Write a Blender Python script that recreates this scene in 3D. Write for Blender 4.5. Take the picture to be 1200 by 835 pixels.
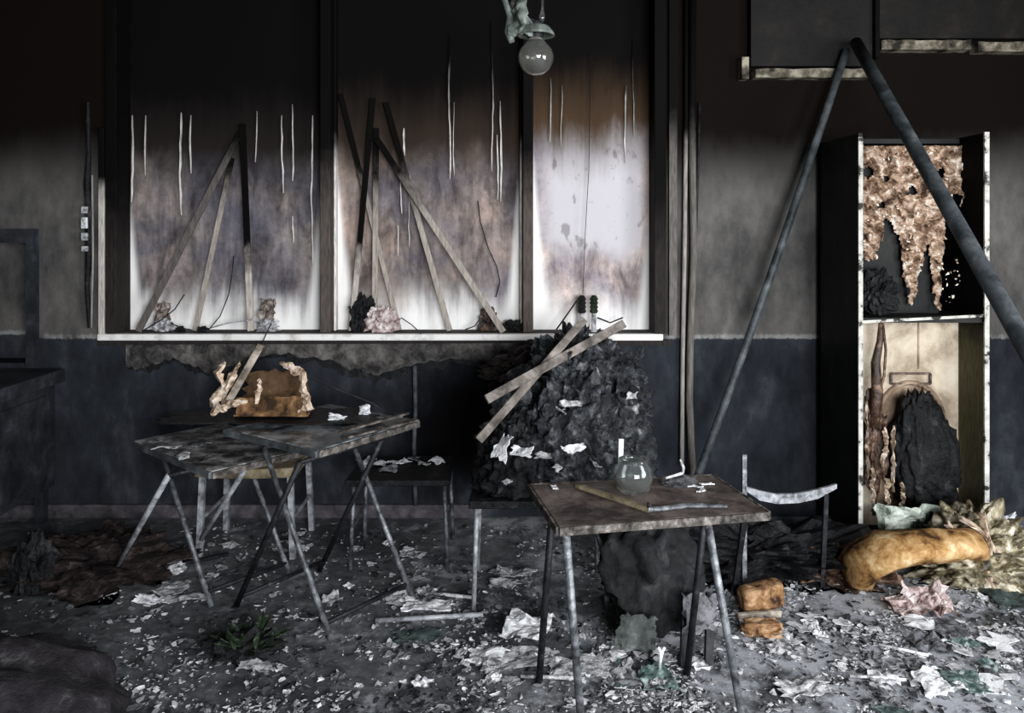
import bpy, bmesh, math, random
from mathutils import Vector, Matrix, noise
R = math.radians
scene = bpy.context.scene
COL = scene.collection
for o in list(bpy.data.objects):
    bpy.data.objects.remove(o)

# ------------------------------------------------------------------ camera
FPX, HOR, CAMZ = 940.0, 265.0, 1.7          # focal length in px (1200 wide), horizon row, eye height
cam_d = bpy.data.cameras.new('camera'); cam = bpy.data.objects.new('camera', cam_d); COL.objects.link(cam)
cam.location = (0, 0, CAMZ); cam.rotation_euler = (R(90), 0, 0)
cam_d.sensor_fit = 'HORIZONTAL'; cam_d.sensor_width = 36; cam_d.lens = 36 * FPX / 1200
cam_d.shift_y = -(417.5 - HOR) / 1200; cam_d.clip_start = 0.05
scene.camera = cam
# ------------------------------------------------------------------ world, daylight through the openings, exposure
world = bpy.data.worlds.new('overcast_sky'); scene.world = world; world.use_nodes = True
bg = world.node_tree.nodes['Background']; bg.inputs[0].default_value = (0.80, 0.88, 1.0, 1); bg.inputs[1].default_value = 1.2
scene.view_settings.view_transform = 'Standard'; scene.view_settings.look = 'None'
scene.view_settings.gamma = 1; scene.view_settings.use_curve_mapping = False
scene.view_settings.exposure = 0.0
def area(name, loc, target, sx, sy, power, color):
    d = bpy.data.lights.new(name, 'AREA'); d.shape = 'RECTANGLE'; d.size = sx; d.size_y = sy; d.energy = power; d.color = color
    o = bpy.data.objects.new(name, d); COL.objects.link(o); o.location = loc
    o.rotation_euler = (Vector(target) - Vector(loc)).to_track_quat('-Z', 'Y').to_euler()
    return o
area('daylight_front_window', (1.7, -2.15, 1.75), (1.7, 3, 1.75), 2.6, 1.7, 520, (0.92, 0.96, 1.0))
area('daylight_side_window', (3.55, 0.9, 1.75), (0, 0.9, 1.75), 2.0, 1.7, 200, (0.95, 0.97, 1.0))

# ------------------------------------------------------------------ mapping helpers (wall distance 4.7 m)
WY = 4.7
def P(x, y, Y): return Vector(((x - 600) * Y / FPX, Y, CAMZ - (y - HOR) * Y / FPX))
def F(x, y, z=0.0):
    Y = (CAMZ - z) * FPX / (y - HOR)
    return Vector(((x - 600) * Y / FPX, Y, z))
def XW(x, Y=WY): return (x - 600) * Y / FPX
def ZW(y, Y=WY): return CAMZ - (y - HOR) * Y / FPX

# ------------------------------------------------------------------ materials
def ramp(nt, stops):
    n = nt.nodes.new('ShaderNodeValToRGB'); e = n.color_ramp.elements
    while len(e) < len(stops): e.new(0.5)
    for q, (p, c) in zip(e, stops):
        q.position = p; q.color = (c, c, c, 1) if isinstance(c, (int, float)) else (*c, 1)
    return n
def new_mat(name):
    m = bpy.data.materials.new(name); m.use_nodes = True
    nt = m.node_tree; b = nt.nodes['Principled BSDF']
    return m, nt, b, nt.links.new
def noise_n(nt, vec, scale, detail=6, rough=0.6, dist=0.0):
    n = nt.nodes.new('ShaderNodeTexNoise'); n.inputs['Scale'].default_value = scale
    n.inputs['Detail'].default_value = detail; n.inputs['Roughness'].default_value = rough; n.inputs['Distortion'].default_value = dist
    if vec: nt.links.new(vec, n.inputs['Vector'])
    return n
def mixc(nt, fac, a, b, mode='MIX'):
    n = nt.nodes.new('ShaderNodeMix'); n.data_type = 'RGBA'; n.blend_type = mode
    for v, i in ((fac, 0), (a, 6), (b, 7)):
        if isinstance(v, (int, float)): n.inputs[i].default_value = v
        elif isinstance(v, tuple): n.inputs[i].default_value = (*v, 1)
        else: nt.links.new(v, n.inputs[i])
    return n.outputs[2]
def math_n(nt, op, a, b=None, c=None, clamp=False):
    n = nt.nodes.new('ShaderNodeMath'); n.operation = op; n.use_clamp = clamp
    for i, v in enumerate((a, b, c)):
        if v is None: continue
        if isinstance(v, (int, float)): n.inputs[i].default_value = v
        else: nt.links.new(v, n.inputs[i])
    return n.outputs[0]
def smooth(nt, v, a, b):
    n = nt.nodes.new('ShaderNodeMapRange'); n.interpolation_type = 'SMOOTHSTEP'
    nt.links.new(v, n.inputs[0]); n.inputs[1].default_value = a; n.inputs[2].default_value = b
    return n.outputs[0]
def bump(nt, b, h, s, d=0.01):
    n = nt.nodes.new('ShaderNodeBump'); n.inputs['Strength'].default_value = s; n.inputs['Distance'].default_value = d
    nt.links.new(h, n.inputs['Height']); nt.links.new(n.outputs[0], b.inputs['Normal'])
def position(nt):
    g = nt.nodes.new('ShaderNodeNewGeometry'); s = nt.nodes.new('ShaderNodeSeparateXYZ')
    nt.links.new(g.outputs['Position'], s.inputs[0])
    return g.outputs['Position'], s.outputs[0], s.outputs[1], s.outputs[2]
def stretch(nt, vec, sc):
    n = nt.nodes.new('ShaderNodeMapping'); n.inputs['Scale'].default_value = sc
    nt.links.new(vec, n.inputs[0]); return n.outputs[0]
MATS = {}
def pmat(name, stops, scale=8, rough=0.7, bmp=0.4, metal=0.0, detail=8, bscale=None, spec=0.5, dist=0.3, bd=0.01):
    if name in MATS: return MATS[name]
    m, nt, b, L = new_mat(name)
    pos, x, y, z = position(nt)
    n = noise_n(nt, pos, scale, detail, 0.65, dist)
    stops = [(.5 + (p - .5) * .62, c) for p, c in stops]
    r = ramp(nt, stops); L(n.outputs[0], r.inputs[0]); L(r.outputs[0], b.inputs['Base Color'])
    b.inputs['Roughness'].default_value = rough; b.inputs['Metallic'].default_value = metal
    b.inputs['Specular IOR Level'].default_value = spec if rough < .5 else .2
    if bmp:
        n2 = noise_n(nt, pos, bscale or scale * 3, 6, 0.65); bump(nt, b, n2.outputs[0], bmp, bd)
    MATS[name] = m; return m
def island_mat(name, stops, rough=0.85):
    m, nt, b, L = new_mat(name)
    g = nt.nodes.new('ShaderNodeNewGeometry'); r = ramp(nt, stops)
    L(g.outputs['Random Per Island'], r.inputs[0])
    n = noise_n(nt, g.outputs['Position'], 40, 4); c = mixc(nt, 0.6, r.outputs[0], n.outputs[0], 'MULTIPLY')
    c = mixc(nt, 1.0, c, (1.45, 1.45, 1.45), 'MULTIPLY')
    L(c, b.inputs['Base Color']); b.inputs['Roughness'].default_value = rough
    MATS[name] = m; return m
def char_mat(name, pale, z0, z1, dark=(0.0025, 0.0022, 0.0022), rough=0.75, nscale=9, amp=0.5):
    """wood or metal that is burnt black above z0..z1 (uneven char line)"""
    m, nt, b, L = new_mat(name)
    pos, x, y, z = position(nt)
    n = noise_n(nt, pos, nscale, 6); v = math_n(nt, 'MULTIPLY_ADD', n.outputs[0], amp, z)
    f = smooth(nt, v, z0 + amp * .5, z1 + amp * .5)
    g = noise_n(nt, stretch(nt, pos, (30, 30, 4)), 3, 6)
    r = ramp(nt, [(0.3, tuple(c * 0.45 for c in pale)), (0.65, pale)]); L(g.outputs[0], r.inputs[0])
    L(mixc(nt, f, r.outputs[0], dark), b.inputs['Base Color']); b.inputs['Roughness'].default_value = rough; b.inputs['Specular IOR Level'].default_value = .06
    bump(nt, b, g.outputs[0], 0.3, 0.004)
    MATS[name] = m; return m

# sooty room plaster with dark dado paint
def wall_mat():
    m, nt, b, L = new_mat('sooty_plaster')
    pos, x, y, z = position(nt)
    big = noise_n(nt, stretch(nt, pos, (1.1, 1.1, 0.45)), 1.3, 6, 0.6)
    fine = noise_n(nt, stretch(nt, pos, (2.4, 2.4, 1.3)), 2.0, 9, 0.68)
    grit = noise_n(nt, pos, 55, 5, 0.6)
    v = math_n(nt, 'MULTIPLY_ADD', big.outputs[0], 0.35, z); v = math_n(nt, 'MULTIPLY_ADD', fine.outputs[0], 0.25, v)
    soot = smooth(nt, v, 2.10, 2.56)
    up = ramp(nt, [(0.34, (0.045, 0.043, 0.042)), (0.52, (0.092, 0.086, 0.081)), (0.70, (0.150, 0.140, 0.130))]); L(fine.outputs[0], up.inputs[0])
    c = mixc(nt, soot, up.outputs[0], (0.0052, 0.0038, 0.0030))
    dn = ramp(nt, [(0.35, (0.011, 0.0125, 0.0155)), (0.55, (0.024, 0.027, 0.033)), (0.72, (0.056, 0.060, 0.070))]); L(fine.outputs[0], dn.inputs[0])
    # smoke stain spreading on the dado around the burnt bench and below the tables
    sx_ = math_n(nt, 'MULTIPLY', math_n(nt, 'ADD', x, 0.28), 1.35); sz_ = math_n(nt, 'MULTIPLY', math_n(nt, 'SUBTRACT', z, 0.50), 1.7)
    rr_ = math_n(nt, 'SQRT', math_n(nt, 'ADD', math_n(nt, 'MULTIPLY', sx_, sx_), math_n(nt, 'MULTIPLY', sz_, sz_)))
    rr_ = math_n(nt, 'MULTIPLY_ADD', fine.outputs[0], 0.5, rr_)
    smk = smooth(nt, rr_, 1.15, 0.55); dnc = mixc(nt, smk, dn.outputs[0], (0.004, 0.004, 0.0045))
    zz = math_n(nt, 'MULTIPLY_ADD', grit.outputs[0], 0.03, z)
    dado = smooth(nt, zz, 1.052, 1.066)
    c = mixc(nt, dado, dnc, c)
    d1 = smooth(nt, zz, 1.052, 1.062); d2 = smooth(nt, zz, 1.072, 1.09)
    line = math_n(nt, 'MULTIPLY', math_n(nt, 'SUBTRACT', d1, d2), smooth(nt, fine.outputs[0], 0.42, 0.62), clamp=True)
    c = mixc(nt, line, c, (0.25, 0.245, 0.235))
    L(c, b.inputs['Base Color']); b.inputs['Roughness'].default_value = 0.85; b.inputs['Specular IOR Level'].default_value = 0.04
    bump(nt, b, grit.outputs[0], 0.25, 0.004)
    return m
M_WALL = wall_mat()

def pane_mat(name, x0, x1, mid, top, sootz, midz, white=(0.92, 0.89, 0.86), hi=None):
    """white board: clean at the foot and along the uprights, heat-stained, soot-black above"""
    m, nt, b, L = new_mat(name)
    pos, x, y, z = position(nt)
    big = noise_n(nt, stretch(nt, pos, (1.6, 1.6, 0.8)), 2.2, 6, 0.6, 0.4)
    st = noise_n(nt, stretch(nt, pos, (9, 9, 0.7)), 1.6, 7, 0.65)
    grit = noise_n(nt, pos, 26, 6, 0.7)
    ex = math_n(nt, 'MINIMUM', math_n(nt, 'SUBTRACT', x, x0), math_n(nt, 'SUBTRACT', x1, x))
    # height of stain: low near the uprights' feet
    hz = math_n(nt, 'SUBTRACT', z, 1.09)
    wob = math_n(nt, 'MULTIPLY_ADD', big.outputs[0], 0.30, -0.15)
    a = math_n(nt, 'ADD', hz, wob); a = math_n(nt, 'MULTIPLY_ADD', math_n(nt, 'SUBTRACT', st.outputs[0], 0.5), 0.35, a)
    # widening clean wedge along the edges: ex < 0.10*(1-hz/0.9)
    wedge = math_n(nt, 'SUBTRACT', ex, math_n(nt, 'MULTIPLY_ADD', hz, -0.115, 0.125))
    wedge = math_n(nt, 'MULTIPLY_ADD', st.outputs[0], 0.05, wedge)
    f1 = smooth(nt, a, -0.02, midz - .06); f2 = smooth(nt, wedge, -0.005, 0.05)
    stain = math_n(nt, 'MULTIPLY', f1, f2)
    mr = ramp(nt, [(0.28, tuple(c * 0.5 for c in mid)), (0.5, mid), (0.75, tuple(min(1, c * 1.45) for c in mid))]); L(st.outputs[0], mr.inputs[0])
    gm = ramp(nt, [(0.3, (0.75, 0.73, 0.74)), (0.6, (1.1, 1.1, 1.1))]); L(grit.outputs[0], gm.inputs[0])
    mc = mixc(nt, 1.0, mr.outputs[0], gm.outputs[0], 'MULTIPLY')
    tn = noise_n(nt, stretch(nt, pos, (1, 1, 0.8)), 2.7, 4, 0.55, 0.5); tr_ = ramp(nt, [(0.38, (0.66, 0.68, 0.80)), (0.5, (1.0, 0.98, 0.98)), (0.62, (1.45, 1.32, 1.20))]); L(tn.outputs[0], tr_.inputs[0])
    mc = mixc(nt, 1.0, mc, tr_.outputs[0], 'MULTIPLY')
    cl = noise_n(nt, stretch(nt, pos, (3.2, 3.2, 1.2)), 2.3, 7, 0.65, 0.6); cr_ = ramp(nt, [(0.35, (0.45, 0.44, 0.45)), (0.5, (1.0, 1.0, 1.0)), (0.66, (1.5, 1.48, 1.46))]); L(cl.outputs[0], cr_.inputs[0])
    mc = mixc(nt, 1.0, mc, cr_.outputs[0], 'MULTIPLY')
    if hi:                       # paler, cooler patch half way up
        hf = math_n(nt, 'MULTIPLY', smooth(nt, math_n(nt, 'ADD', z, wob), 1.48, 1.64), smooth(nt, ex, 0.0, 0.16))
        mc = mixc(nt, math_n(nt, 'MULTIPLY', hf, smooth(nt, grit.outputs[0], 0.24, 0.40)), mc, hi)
    blot = noise_n(nt, stretch(nt, pos, (7, 7, 3.2)), 2.4, 3, 0.5)
    mc = mixc(nt, math_n(nt, 'MULTIPLY', smooth(nt, blot.outputs[0], 0.62, 0.72), 0.55), mc, tuple(q * .35 for q in mid))
    c = mixc(nt, stain, white, mc)
    v = math_n(nt, 'MULTIPLY_ADD', big.outputs[0], 0.30, z); v = math_n(nt, 'MULTIPLY_ADD', st.outputs[0], 0.22, v)
    s1 = smooth(nt, v, sootz + 0.26, sootz + 0.66); s2 = smooth(nt, v, sootz + 0.58, sootz + 1.05)
    c = mixc(nt, s1, c, top); c = mixc(nt, s2, c, (0.004, 0.0035, 0.0033))
    L(c, b.inputs['Base Color']); b.inputs['Roughness'].default_value = 0.75; b.inputs['Specular IOR Level'].default_value = 0.03
    bump(nt, b, grit.outputs[0], 0.2, 0.003)
    return m

M_CHAR   = pmat('charred_black', [(0.3, (0.003, 0.003, 0.003)), (0.6, (0.010, 0.010, 0.011)), (0.8, (0.035, 0.034, 0.034))], 14, 0.55, 0.8, bscale=30, bd=0.02)
M_PLAST  = pmat('charred_plastic_glints', [(0.3, (0.004, 0.005, 0.006)), (0.5, (0.018, 0.020, 0.023)), (0.66, (0.07, 0.077, 0.083)), (0.8, (0.28, 0.29, 0.30))], 20, 0.28, 1.0, bscale=26, bd=0.04)  # pale end of the ramp paints glints on the black plastic
M_ASH    = pmat('ash_grey', [(0.3, (0.02, 0.02, 0.021)), (0.6, (0.07, 0.07, 0.072)), (0.8, (0.2, 0.2, 0.2))], 16, 0.9, 0.8, bd=0.02)
M_PALE   = pmat('pale_scrap', [(0.3, (0.10, 0.10, 0.105)), (0.48, (0.36, 0.355, 0.36)), (0.7, (0.58, 0.57, 0.57))], 34, 0.85, 0.4)
M_WHITE  = pmat('white_scrap', [(0.3, (0.28, 0.28, 0.29)), (0.5, (0.76, 0.76, 0.77))], 30, 0.7, 0.3)
M_GREY   = pmat('grey_scrap', [(0.3, (0.04, 0.04, 0.043)), (0.6, (0.17, 0.17, 0.18))], 34, 0.85, 0.5)
M_STEEL  = pmat('dull_steel', [(0.3, (0.03, 0.031, 0.034)), (0.55, (0.13, 0.137, 0.147)), (0.8, (0.30, 0.31, 0.32))], 22, 0.45, 0.3, metal=0.35)
M_PTUBE  = pmat('pale_tube', [(0.3, (0.10, 0.10, 0.105)), (0.55, (0.30, 0.31, 0.33)), (0.8, (0.48, 0.48, 0.5))], 20, 0.5, 0.3, metal=0.2)
M_DTUBE  = pmat('sooty_tube', [(0.3, (0.006, 0.006, 0.007)), (0.65, (0.022, 0.022, 0.025)), (0.85, (0.07, 0.07, 0.075))], 20, 0.5, 0.3, metal=0.2)
M_PIPE   = pmat('grey_pole', [(0.3, (0.020, 0.024, 0.026)), (0.6, (0.060, 0.068, 0.072)), (0.8, (0.12, 0.13, 0.135))], 9, 0.5, 0.3)
M_DTOP   = pmat('scorched_top_sheen', [(0.3, (0.012, 0.014, 0.015)), (0.44, (0.06, 0.068, 0.074)), (0.54, (0.17, 0.188, 0.20)), (0.72, (0.42, 0.44, 0.46))], 8, 0.3, 0.3)  # pale grey-blue stops paint reflections into the scorched surface
M_DEDGE  = pmat('grey_rim', [(0.3, (0.02, 0.023, 0.024)), (0.6, (0.075, 0.085, 0.088)), (0.8, (0.15, 0.165, 0.17))], 10, 0.45, 0.3)
M_BTOP   = pmat('brown_top', [(0.3, (0.034, 0.026, 0.023)), (0.5, (0.095, 0.073, 0.064)), (0.72, (0.18, 0.145, 0.128))], 7, 0.6, 0.4, bscale=40)
M_GTOP   = pmat('grey_top', [(0.3, (0.025, 0.023, 0.022)), (0.48, (0.115, 0.110, 0.107)), (0.68, (0.40, 0.39, 0.39))], 11, 0.65, 0.5)
M_EDGE   = pmat('splintered_edge', [(0.3, (0.02, 0.018, 0.016)), (0.55, (0.10, 0.088, 0.078)), (0.78, (0.26, 0.225, 0.205))], 25, 0.8, 0.9)
M_WOOD   = pmat('pale_wood', [(0.3, (0.10, 0.08, 0.062)), (0.6, (0.34, 0.29, 0.235)), (0.8, (0.5, 0.44, 0.37))], 14, 0.7, 0.4)
M_BEIGE  = pmat('beige_wood', [(0.3, (0.06, 0.048, 0.03)), (0.6, (0.20, 0.16, 0.10)), (0.8, (0.30, 0.25, 0.17))], 12, 0.7, 0.4)
M_BOX    = pmat('burnt_carton', [(0.3, (0.025, 0.013, 0.006)), (0.5, (0.15, 0.078, 0.032)), (0.68, (0.36, 0.21, 0.10)), (0.82, (0.62, 0.47, 0.34))], 9, 0.75, 0.5)
M_TORN   = pmat('torn_card', [(0.3, (0.12, 0.075, 0.045)), (0.5, (0.48, 0.36, 0.26)), (0.7, (0.75, 0.64, 0.54))], 18, 0.8, 0.6)
M_FOAM   = pmat('yellow_foam', [(0.3, (0.05, 0.024, 0.010)), (0.45, (0.30, 0.155, 0.05)), (0.62, (0.50, 0.32, 0.145)), (0.8, (0.68, 0.54, 0.34))], 9, 0.75, 0.5, bscale=35)
M_BLOCK  = pmat('orange_wood', [(0.28, (0.03, 0.014, 0.007)), (0.5, (0.26, 0.135, 0.06)), (0.72, (0.52, 0.34, 0.20))], 16, 0.7, 0.5)
M_GREEN  = pmat('pale_green_sheet', [(0.3, (0.10, 0.125, 0.10)), (0.45, (0.44, 0.49, 0.42)), (0.7, (0.72, 0.75, 0.68))], 9, 0.6, 0.4)
M_TEAL   = pmat('teal_scrap', [(0.3, (0.03, 0.05, 0.047)), (0.5, (0.085, 0.13, 0.12)), (0.7, (0.32, 0.37, 0.355))], 22, 0.6, 0.4)
M_OLIVE  = pmat('brown_plastic', [(0.3, (0.02, 0.016, 0.008)), (0.46, (0.12, 0.095, 0.05)), (0.58, (0.34, 0.29, 0.19)), (0.72, (0.70, 0.65, 0.52))], 9, 0.45, 0.7, dist=1.2)
M_PINK   = pmat('pinkish_scrap', [(0.3, (0.16, 0.10, 0.09)), (0.55, (0.55, 0.45, 0.43)), (0.75, (0.78, 0.72, 0.71))], 16, 0.7, 0.6)
M_CREAM  = pmat('cream_board', [(0.3, (0.26, 0.20, 0.14)), (0.5, (0.50, 0.415, 0.31)), (0.7, (0.62, 0.54, 0.42))], 3.5, 0.65, 0.15)
M_TAN    = pmat('heat_browned_board', [(0.3, (0.085, 0.055, 0.035)), (0.5, (0.24, 0.165, 0.11)), (0.7, (0.38, 0.28, 0.20))], 6, 0.65, 0.2)
M_OLIVEP = pmat('olive_metal', [(0.3, (0.02, 0.02, 0.01)), (0.55, (0.085, 0.08, 0.042)), (0.75, (0.16, 0.15, 0.09))], 5, 0.6, 0.2)
M_PEEL   = pmat('peeling_paint', [(0.28, (0.025, 0.014, 0.009)), (0.44, (0.22, 0.135, 0.085)), (0.58, (0.46, 0.33, 0.24)), (0.76, (0.82, 0.74, 0.64))], 17, 0.7, 0.9, bscale=50, dist=0.8)
M_MELT   = pmat('melted_brown', [(0.3, (0.012, 0.006, 0.004)), (0.55, (0.07, 0.036, 0.022)), (0.75, (0.24, 0.15, 0.10))], 20, 0.4, 0.7)
M_LOCK   = pmat('burnt_steel', [(0.3, (0.003, 0.003, 0.003)), (0.6, (0.008, 0.008, 0.007)), (0.85, (0.02, 0.018, 0.016))], 6, 0.6, 0.3)
M_TRIM   = pmat('chipped_white_edge', [(0.36, (0.02, 0.02, 0.018)), (0.44, (0.42, 0.40, 0.36)), (0.7, (0.62, 0.60, 0.55))], 13, 0.6, 0.4, dist=0)
M_DWOOD  = pmat('dark_wood', [(0.3, (0.010, 0.011, 0.013)), (0.6, (0.024, 0.026, 0.031)), (0.8, (0.05, 0.054, 0.062))], 6, 0.6, 0.3)
M_SILL   = pmat('white_sill', [(0.25, (0.50, 0.47, 0.44)), (0.5, (0.84, 0.81, 0.78))], 7, 0.6, 0.3)
M_MOUND  = pmat('dark_ash_mound', [(0.3, (0.012, 0.010, 0.012)), (0.6, (0.030, 0.026, 0.029)), (0.85, (0.10, 0.095, 0.1))], 9, 0.9, 0.8, bscale=45, bd=0.02)
M_LEAF   = pmat('dark_green_leaf', [(0.3, (0.004, 0.007, 0.004)), (0.6, (0.018, 0.032, 0.016)), (0.8, (0.08, 0.11, 0.06))], 20, 0.5, 0.3)
M_STREAK = char_mat('streak_pale', (0.80, 0.76, 0.72), 2.02, 2.75, amp=0.35)
M_STICKW = char_mat('stick_pale', (0.42, 0.37, 0.32), 1.70, 2.1, amp=0.35)
M_STICKG = char_mat('stick_grey', (0.14, 0.125, 0.115), 1.95, 2.25, amp=0.2)
M_STICKB = char_mat('stick_burnt', (0.56, 0.50, 0.44), 1.36, 1.62, amp=0.4)
M_JAMB   = char_mat('brown_upright', (0.105, 0.085, 0.075), 1.7, 2.2, amp=0.4)
M_JAMBK  = char_mat('black_upright', (0.030, 0.026, 0.024), 1.4, 2.0, amp=0.4)
M_JAMBW  = char_mat('white_upright', (0.62, 0.57, 0.52), 1.82, 2.0, amp=0.15)
M_COND   = char_mat('conduit', (0.16, 0.145, 0.13), 2.0, 2.4, amp=0.3)
M_CONDP  = char_mat('conduit_pale', (0.36, 0.33, 0.30), 2.05, 2.3, amp=0.2)
M_BOARD  = pmat('charred_board', [(0.3, (0.002, 0.0016, 0.0013)), (0.6, (0.006, 0.0045, 0.0035)), (0.85, (0.018, 0.013, 0.010))], 5, 0.7, 0.3)
M_LEDGE  = pmat('scorched_ledge', [(0.32, (0.012, 0.010, 0.007)), (0.48, (0.10, 0.085, 0.06)), (0.7, (0.30, 0.265, 0.20))], 9, 0.7, 0.5)

def floor_mat():
    m, nt, b, L = new_mat('sooty_floor')
    pos, x, y, z = position(nt)
    big = noise_n(nt, pos, 1.6, 6, 0.6, 0.4); md = noise_n(nt, pos, 14, 8, 0.7); fn = noise_n(nt, pos, 70, 5, 0.7)
    r = ramp(nt, [(0.3, (0.036, 0.038, 0.041)), (0.5, (0.105, 0.110, 0.113)), (0.7, (0.185, 0.196, 0.196))]); L(big.outputs[0], r.inputs[0])
    r2 = ramp(nt, [(0.32, (0.30, 0.30, 0.31)), (0.55, (1.0, 1.0, 1.0)), (0.68, (2.0, 2.0, 2.05))]); L(md.outputs[0], r2.inputs[0])
    fc = mixc(nt, 1.0, r.outputs[0], r2.outputs[0], 'MULTIPLY')
    ash = noise_n(nt, pos, 3.4, 9, 0.74, 0.2); ash_lit = math_n(nt, 'MULTIPLY_ADD', smooth(nt, x, -1.2, 1.6), 0.16, ash.outputs[0])  # ash patches; light from the right is painted in as paler floor
    fc = mixc(nt, math_n(nt, 'MULTIPLY', smooth(nt, ash_lit, 0.55, 0.70), 0.9), fc, (0.40, 0.41, 0.44))
    L(fc, b.inputs['Base Color'])
    rr = ramp(nt, [(0.35, 0.5), (0.65, 0.85)]); L(big.outputs[0], rr.inputs[0]); L(rr.outputs[0], b.inputs['Roughness'])
    bump(nt, b, fn.outputs[0], 0.5, 0.006)
    return m
def glass_mat(name, col, rough=0.08):
    m, nt, b, L = new_mat(name)
    b.inputs['Base Color'].default_value = (*col, 1); b.inputs['Roughness'].default_value = rough
    b.inputs['Transmission Weight'].default_value = 0.97; b.inputs['IOR'].default_value = 1.16; b.inputs['Coat Weight'].default_value = 0.6; b.inputs['Coat Roughness'].default_value = 0.05
    pos, x, y, z = position(nt); n = noise_n(nt, pos, 9, 3)
    r = ramp(nt, [(0.3, 0.05), (0.7, 0.16)]); L(n.outputs[0], r.inputs[0]); L(r.outputs[0], b.inputs['Roughness'])
    return m
M_GLASS = glass_mat('sooty_glass', (0.78, 0.82, 0.80)); M_BULB = glass_mat('dusty_bulb_glass', (0.80, 0.80, 0.76))

# ------------------------------------------------------------------ mesh builder
ORG = {}
class MB:
    def __init__(s): s.v = []; s.f = []
    def add(s, vs, fs):
        k = len(s.v); s.v += [Vector(v) for v in vs]; s.f += [tuple(i + k for i in f) for f in fs]; return s
    def hexa(s, c): # 8 corners: bottom 4 ccw, top 4 ccw
        return s.add(c, [(3, 2, 1, 0), (4, 5, 6, 7), (0, 1, 5, 4), (1, 2, 6, 5), (2, 3, 7, 6), (3, 0, 4, 7)])
    def box(s, x0, x1, y0, y1, z0, z1):
        return s.hexa([(x0, y0, z0), (x1, y0, z0), (x1, y1, z0), (x0, y1, z0), (x0, y0, z1), (x1, y0, z1), (x1, y1, z1), (x0, y1, z1)])
    def bar(s, a, b, w, h, up=(0, -1, 0)):
        a, b = Vector(a), Vector(b); d = (b - a).normalized(); up = Vector(up)
        sx = d.cross(up)
        if sx.length < 1e-4: sx = d.cross(Vector((1, 0, 0)))
        sx.normalize(); n = sx.cross(d).normalized(); sx *= w / 2; n *= h / 2
        q = [-sx - n, sx - n, sx + n, -sx + n]
        return s.hexa([a + t for t in q] + [b + t for t in q])
    def tube(s, pts, r, n=8, caps=True):
        pts = [Vector(p) for p in pts]; rs = r if isinstance(r, (list, tuple)) else [r] * len(pts)
        rings = []; ref = None
        for i, p in enumerate(pts):
            d = (pts[min(i + 1, len(pts) - 1)] - pts[max(i - 1, 0)]).normalized()
            if ref is None: ref = d.orthogonal().normalized()
            ref = (ref - d * ref.dot(d)).normalized(); bi = d.cross(ref)
            rings.append([p + (ref * math.cos(2 * math.pi * k / n) + bi * math.sin(2 * math.pi * k / n)) * rs[i] for k in range(n)])
        vs = [v for g in rings for v in g]; fs = []
        for i in range(len(pts) - 1):
            for k in range(n): fs.append((i * n + k, i * n + (k + 1) % n, (i + 1) * n + (k + 1) % n, (i + 1) * n + k))
        if caps: fs.append(tuple(range(n - 1, -1, -1))); fs.append(tuple(len(vs) - n + k for k in range(n)))
        return s.add(vs, fs)
    def lathe(s, c, prof, n=20, cap=True):
        c = Vector(c); vs = []; fs = []
        for r, z in prof: vs += [c + Vector((r * math.cos(2 * math.pi * k / n), r * math.sin(2 * math.pi * k / n), z)) for k in range(n)]
        for i in range(len(prof) - 1):
            for k in range(n): fs.append((i * n + k, i * n + (k + 1) % n, (i + 1) * n + (k + 1) % n, (i + 1) * n + k))
        if cap: fs.append(tuple(range(n - 1, -1, -1))); fs.append(tuple(len(vs) - n + k for k in range(n)))
        return s.add(vs, fs)
    def prism(s, poly, axis, a, b):
        """extrude a 2D polygon along an axis ('x','y','z') from a to b"""
        def m(u, v, w): return {'z': (u, v, w), 'y': (u, w, v), 'x': (w, u, v)}[axis]
        n = len(poly); vs = [m(u, v, a) for u, v in poly] + [m(u, v, b) for u, v in poly]
        return s.add(vs, [tuple(range(n - 1, -1, -1)), tuple(range(n, 2 * n))] + [(i, (i + 1) % n, (i + 1) % n + n, i + n) for i in range(n)])
    def build(s, name, mat, parent=None, smooth_=False, origin=None, bevel=0.0, solid=0.0):
        if parent is not None: org = ORG[parent.name]
        elif origin is not None: org = Vector(origin)
        else:
            xs = [v.x for v in s.v]; ys = [v.y for v in s.v]; zs = [v.z for v in s.v]
            org = Vector(((min(xs) + max(xs)) / 2, (min(ys) + max(ys)) / 2, min(zs)))
        me = bpy.data.meshes.new(name); me.from_pydata([tuple(v - org) for v in s.v], [], s.f)
        bm = bmesh.new(); bm.from_mesh(me); bmesh.ops.recalc_face_normals(bm, faces=bm.faces); bm.to_mesh(me); bm.free()
        me.materials.append(mat)
        if smooth_: me.polygons.foreach_set('use_smooth', [True] * len(me.polygons))
        o = bpy.data.objects.new(name, me); COL.objects.link(o)
        if parent is not None: o.parent = parent
        else: o.location = org
        ORG[o.name] = org
        if bevel:
            b = o.modifiers.new('bevel', 'BEVEL'); b.width = bevel; b.segments = 2; b.limit_method = 'ANGLE'
        if solid:
            b = o.modifiers.new('thickness', 'SOLIDIFY'); b.thickness = solid; b.offset = 0
        return o
def thing(name, label, cat, loc, group=None):
    o = bpy.data.objects.new(name, None); COL.objects.link(o); o.location = loc; o.empty_display_size = 0.05
    ORG[o.name] = Vector(loc); o['label'] = label; o['category'] = cat
    if group: o['group'] = group
    return o
def tag(o, label, cat, group=None):
    o['label'] = label; o['category'] = cat
    if group: o['group'] = group
    return o
def struct(o, label, cat=None):
    o['kind'] = 'structure'; o['label'] = label; o['category'] = cat or o.name.split('_')[0]; return o
def turb(p, oct_=4): return noise.turbulence(p, oct_, False)
def fn(p): return noise.noise(p)

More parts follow.
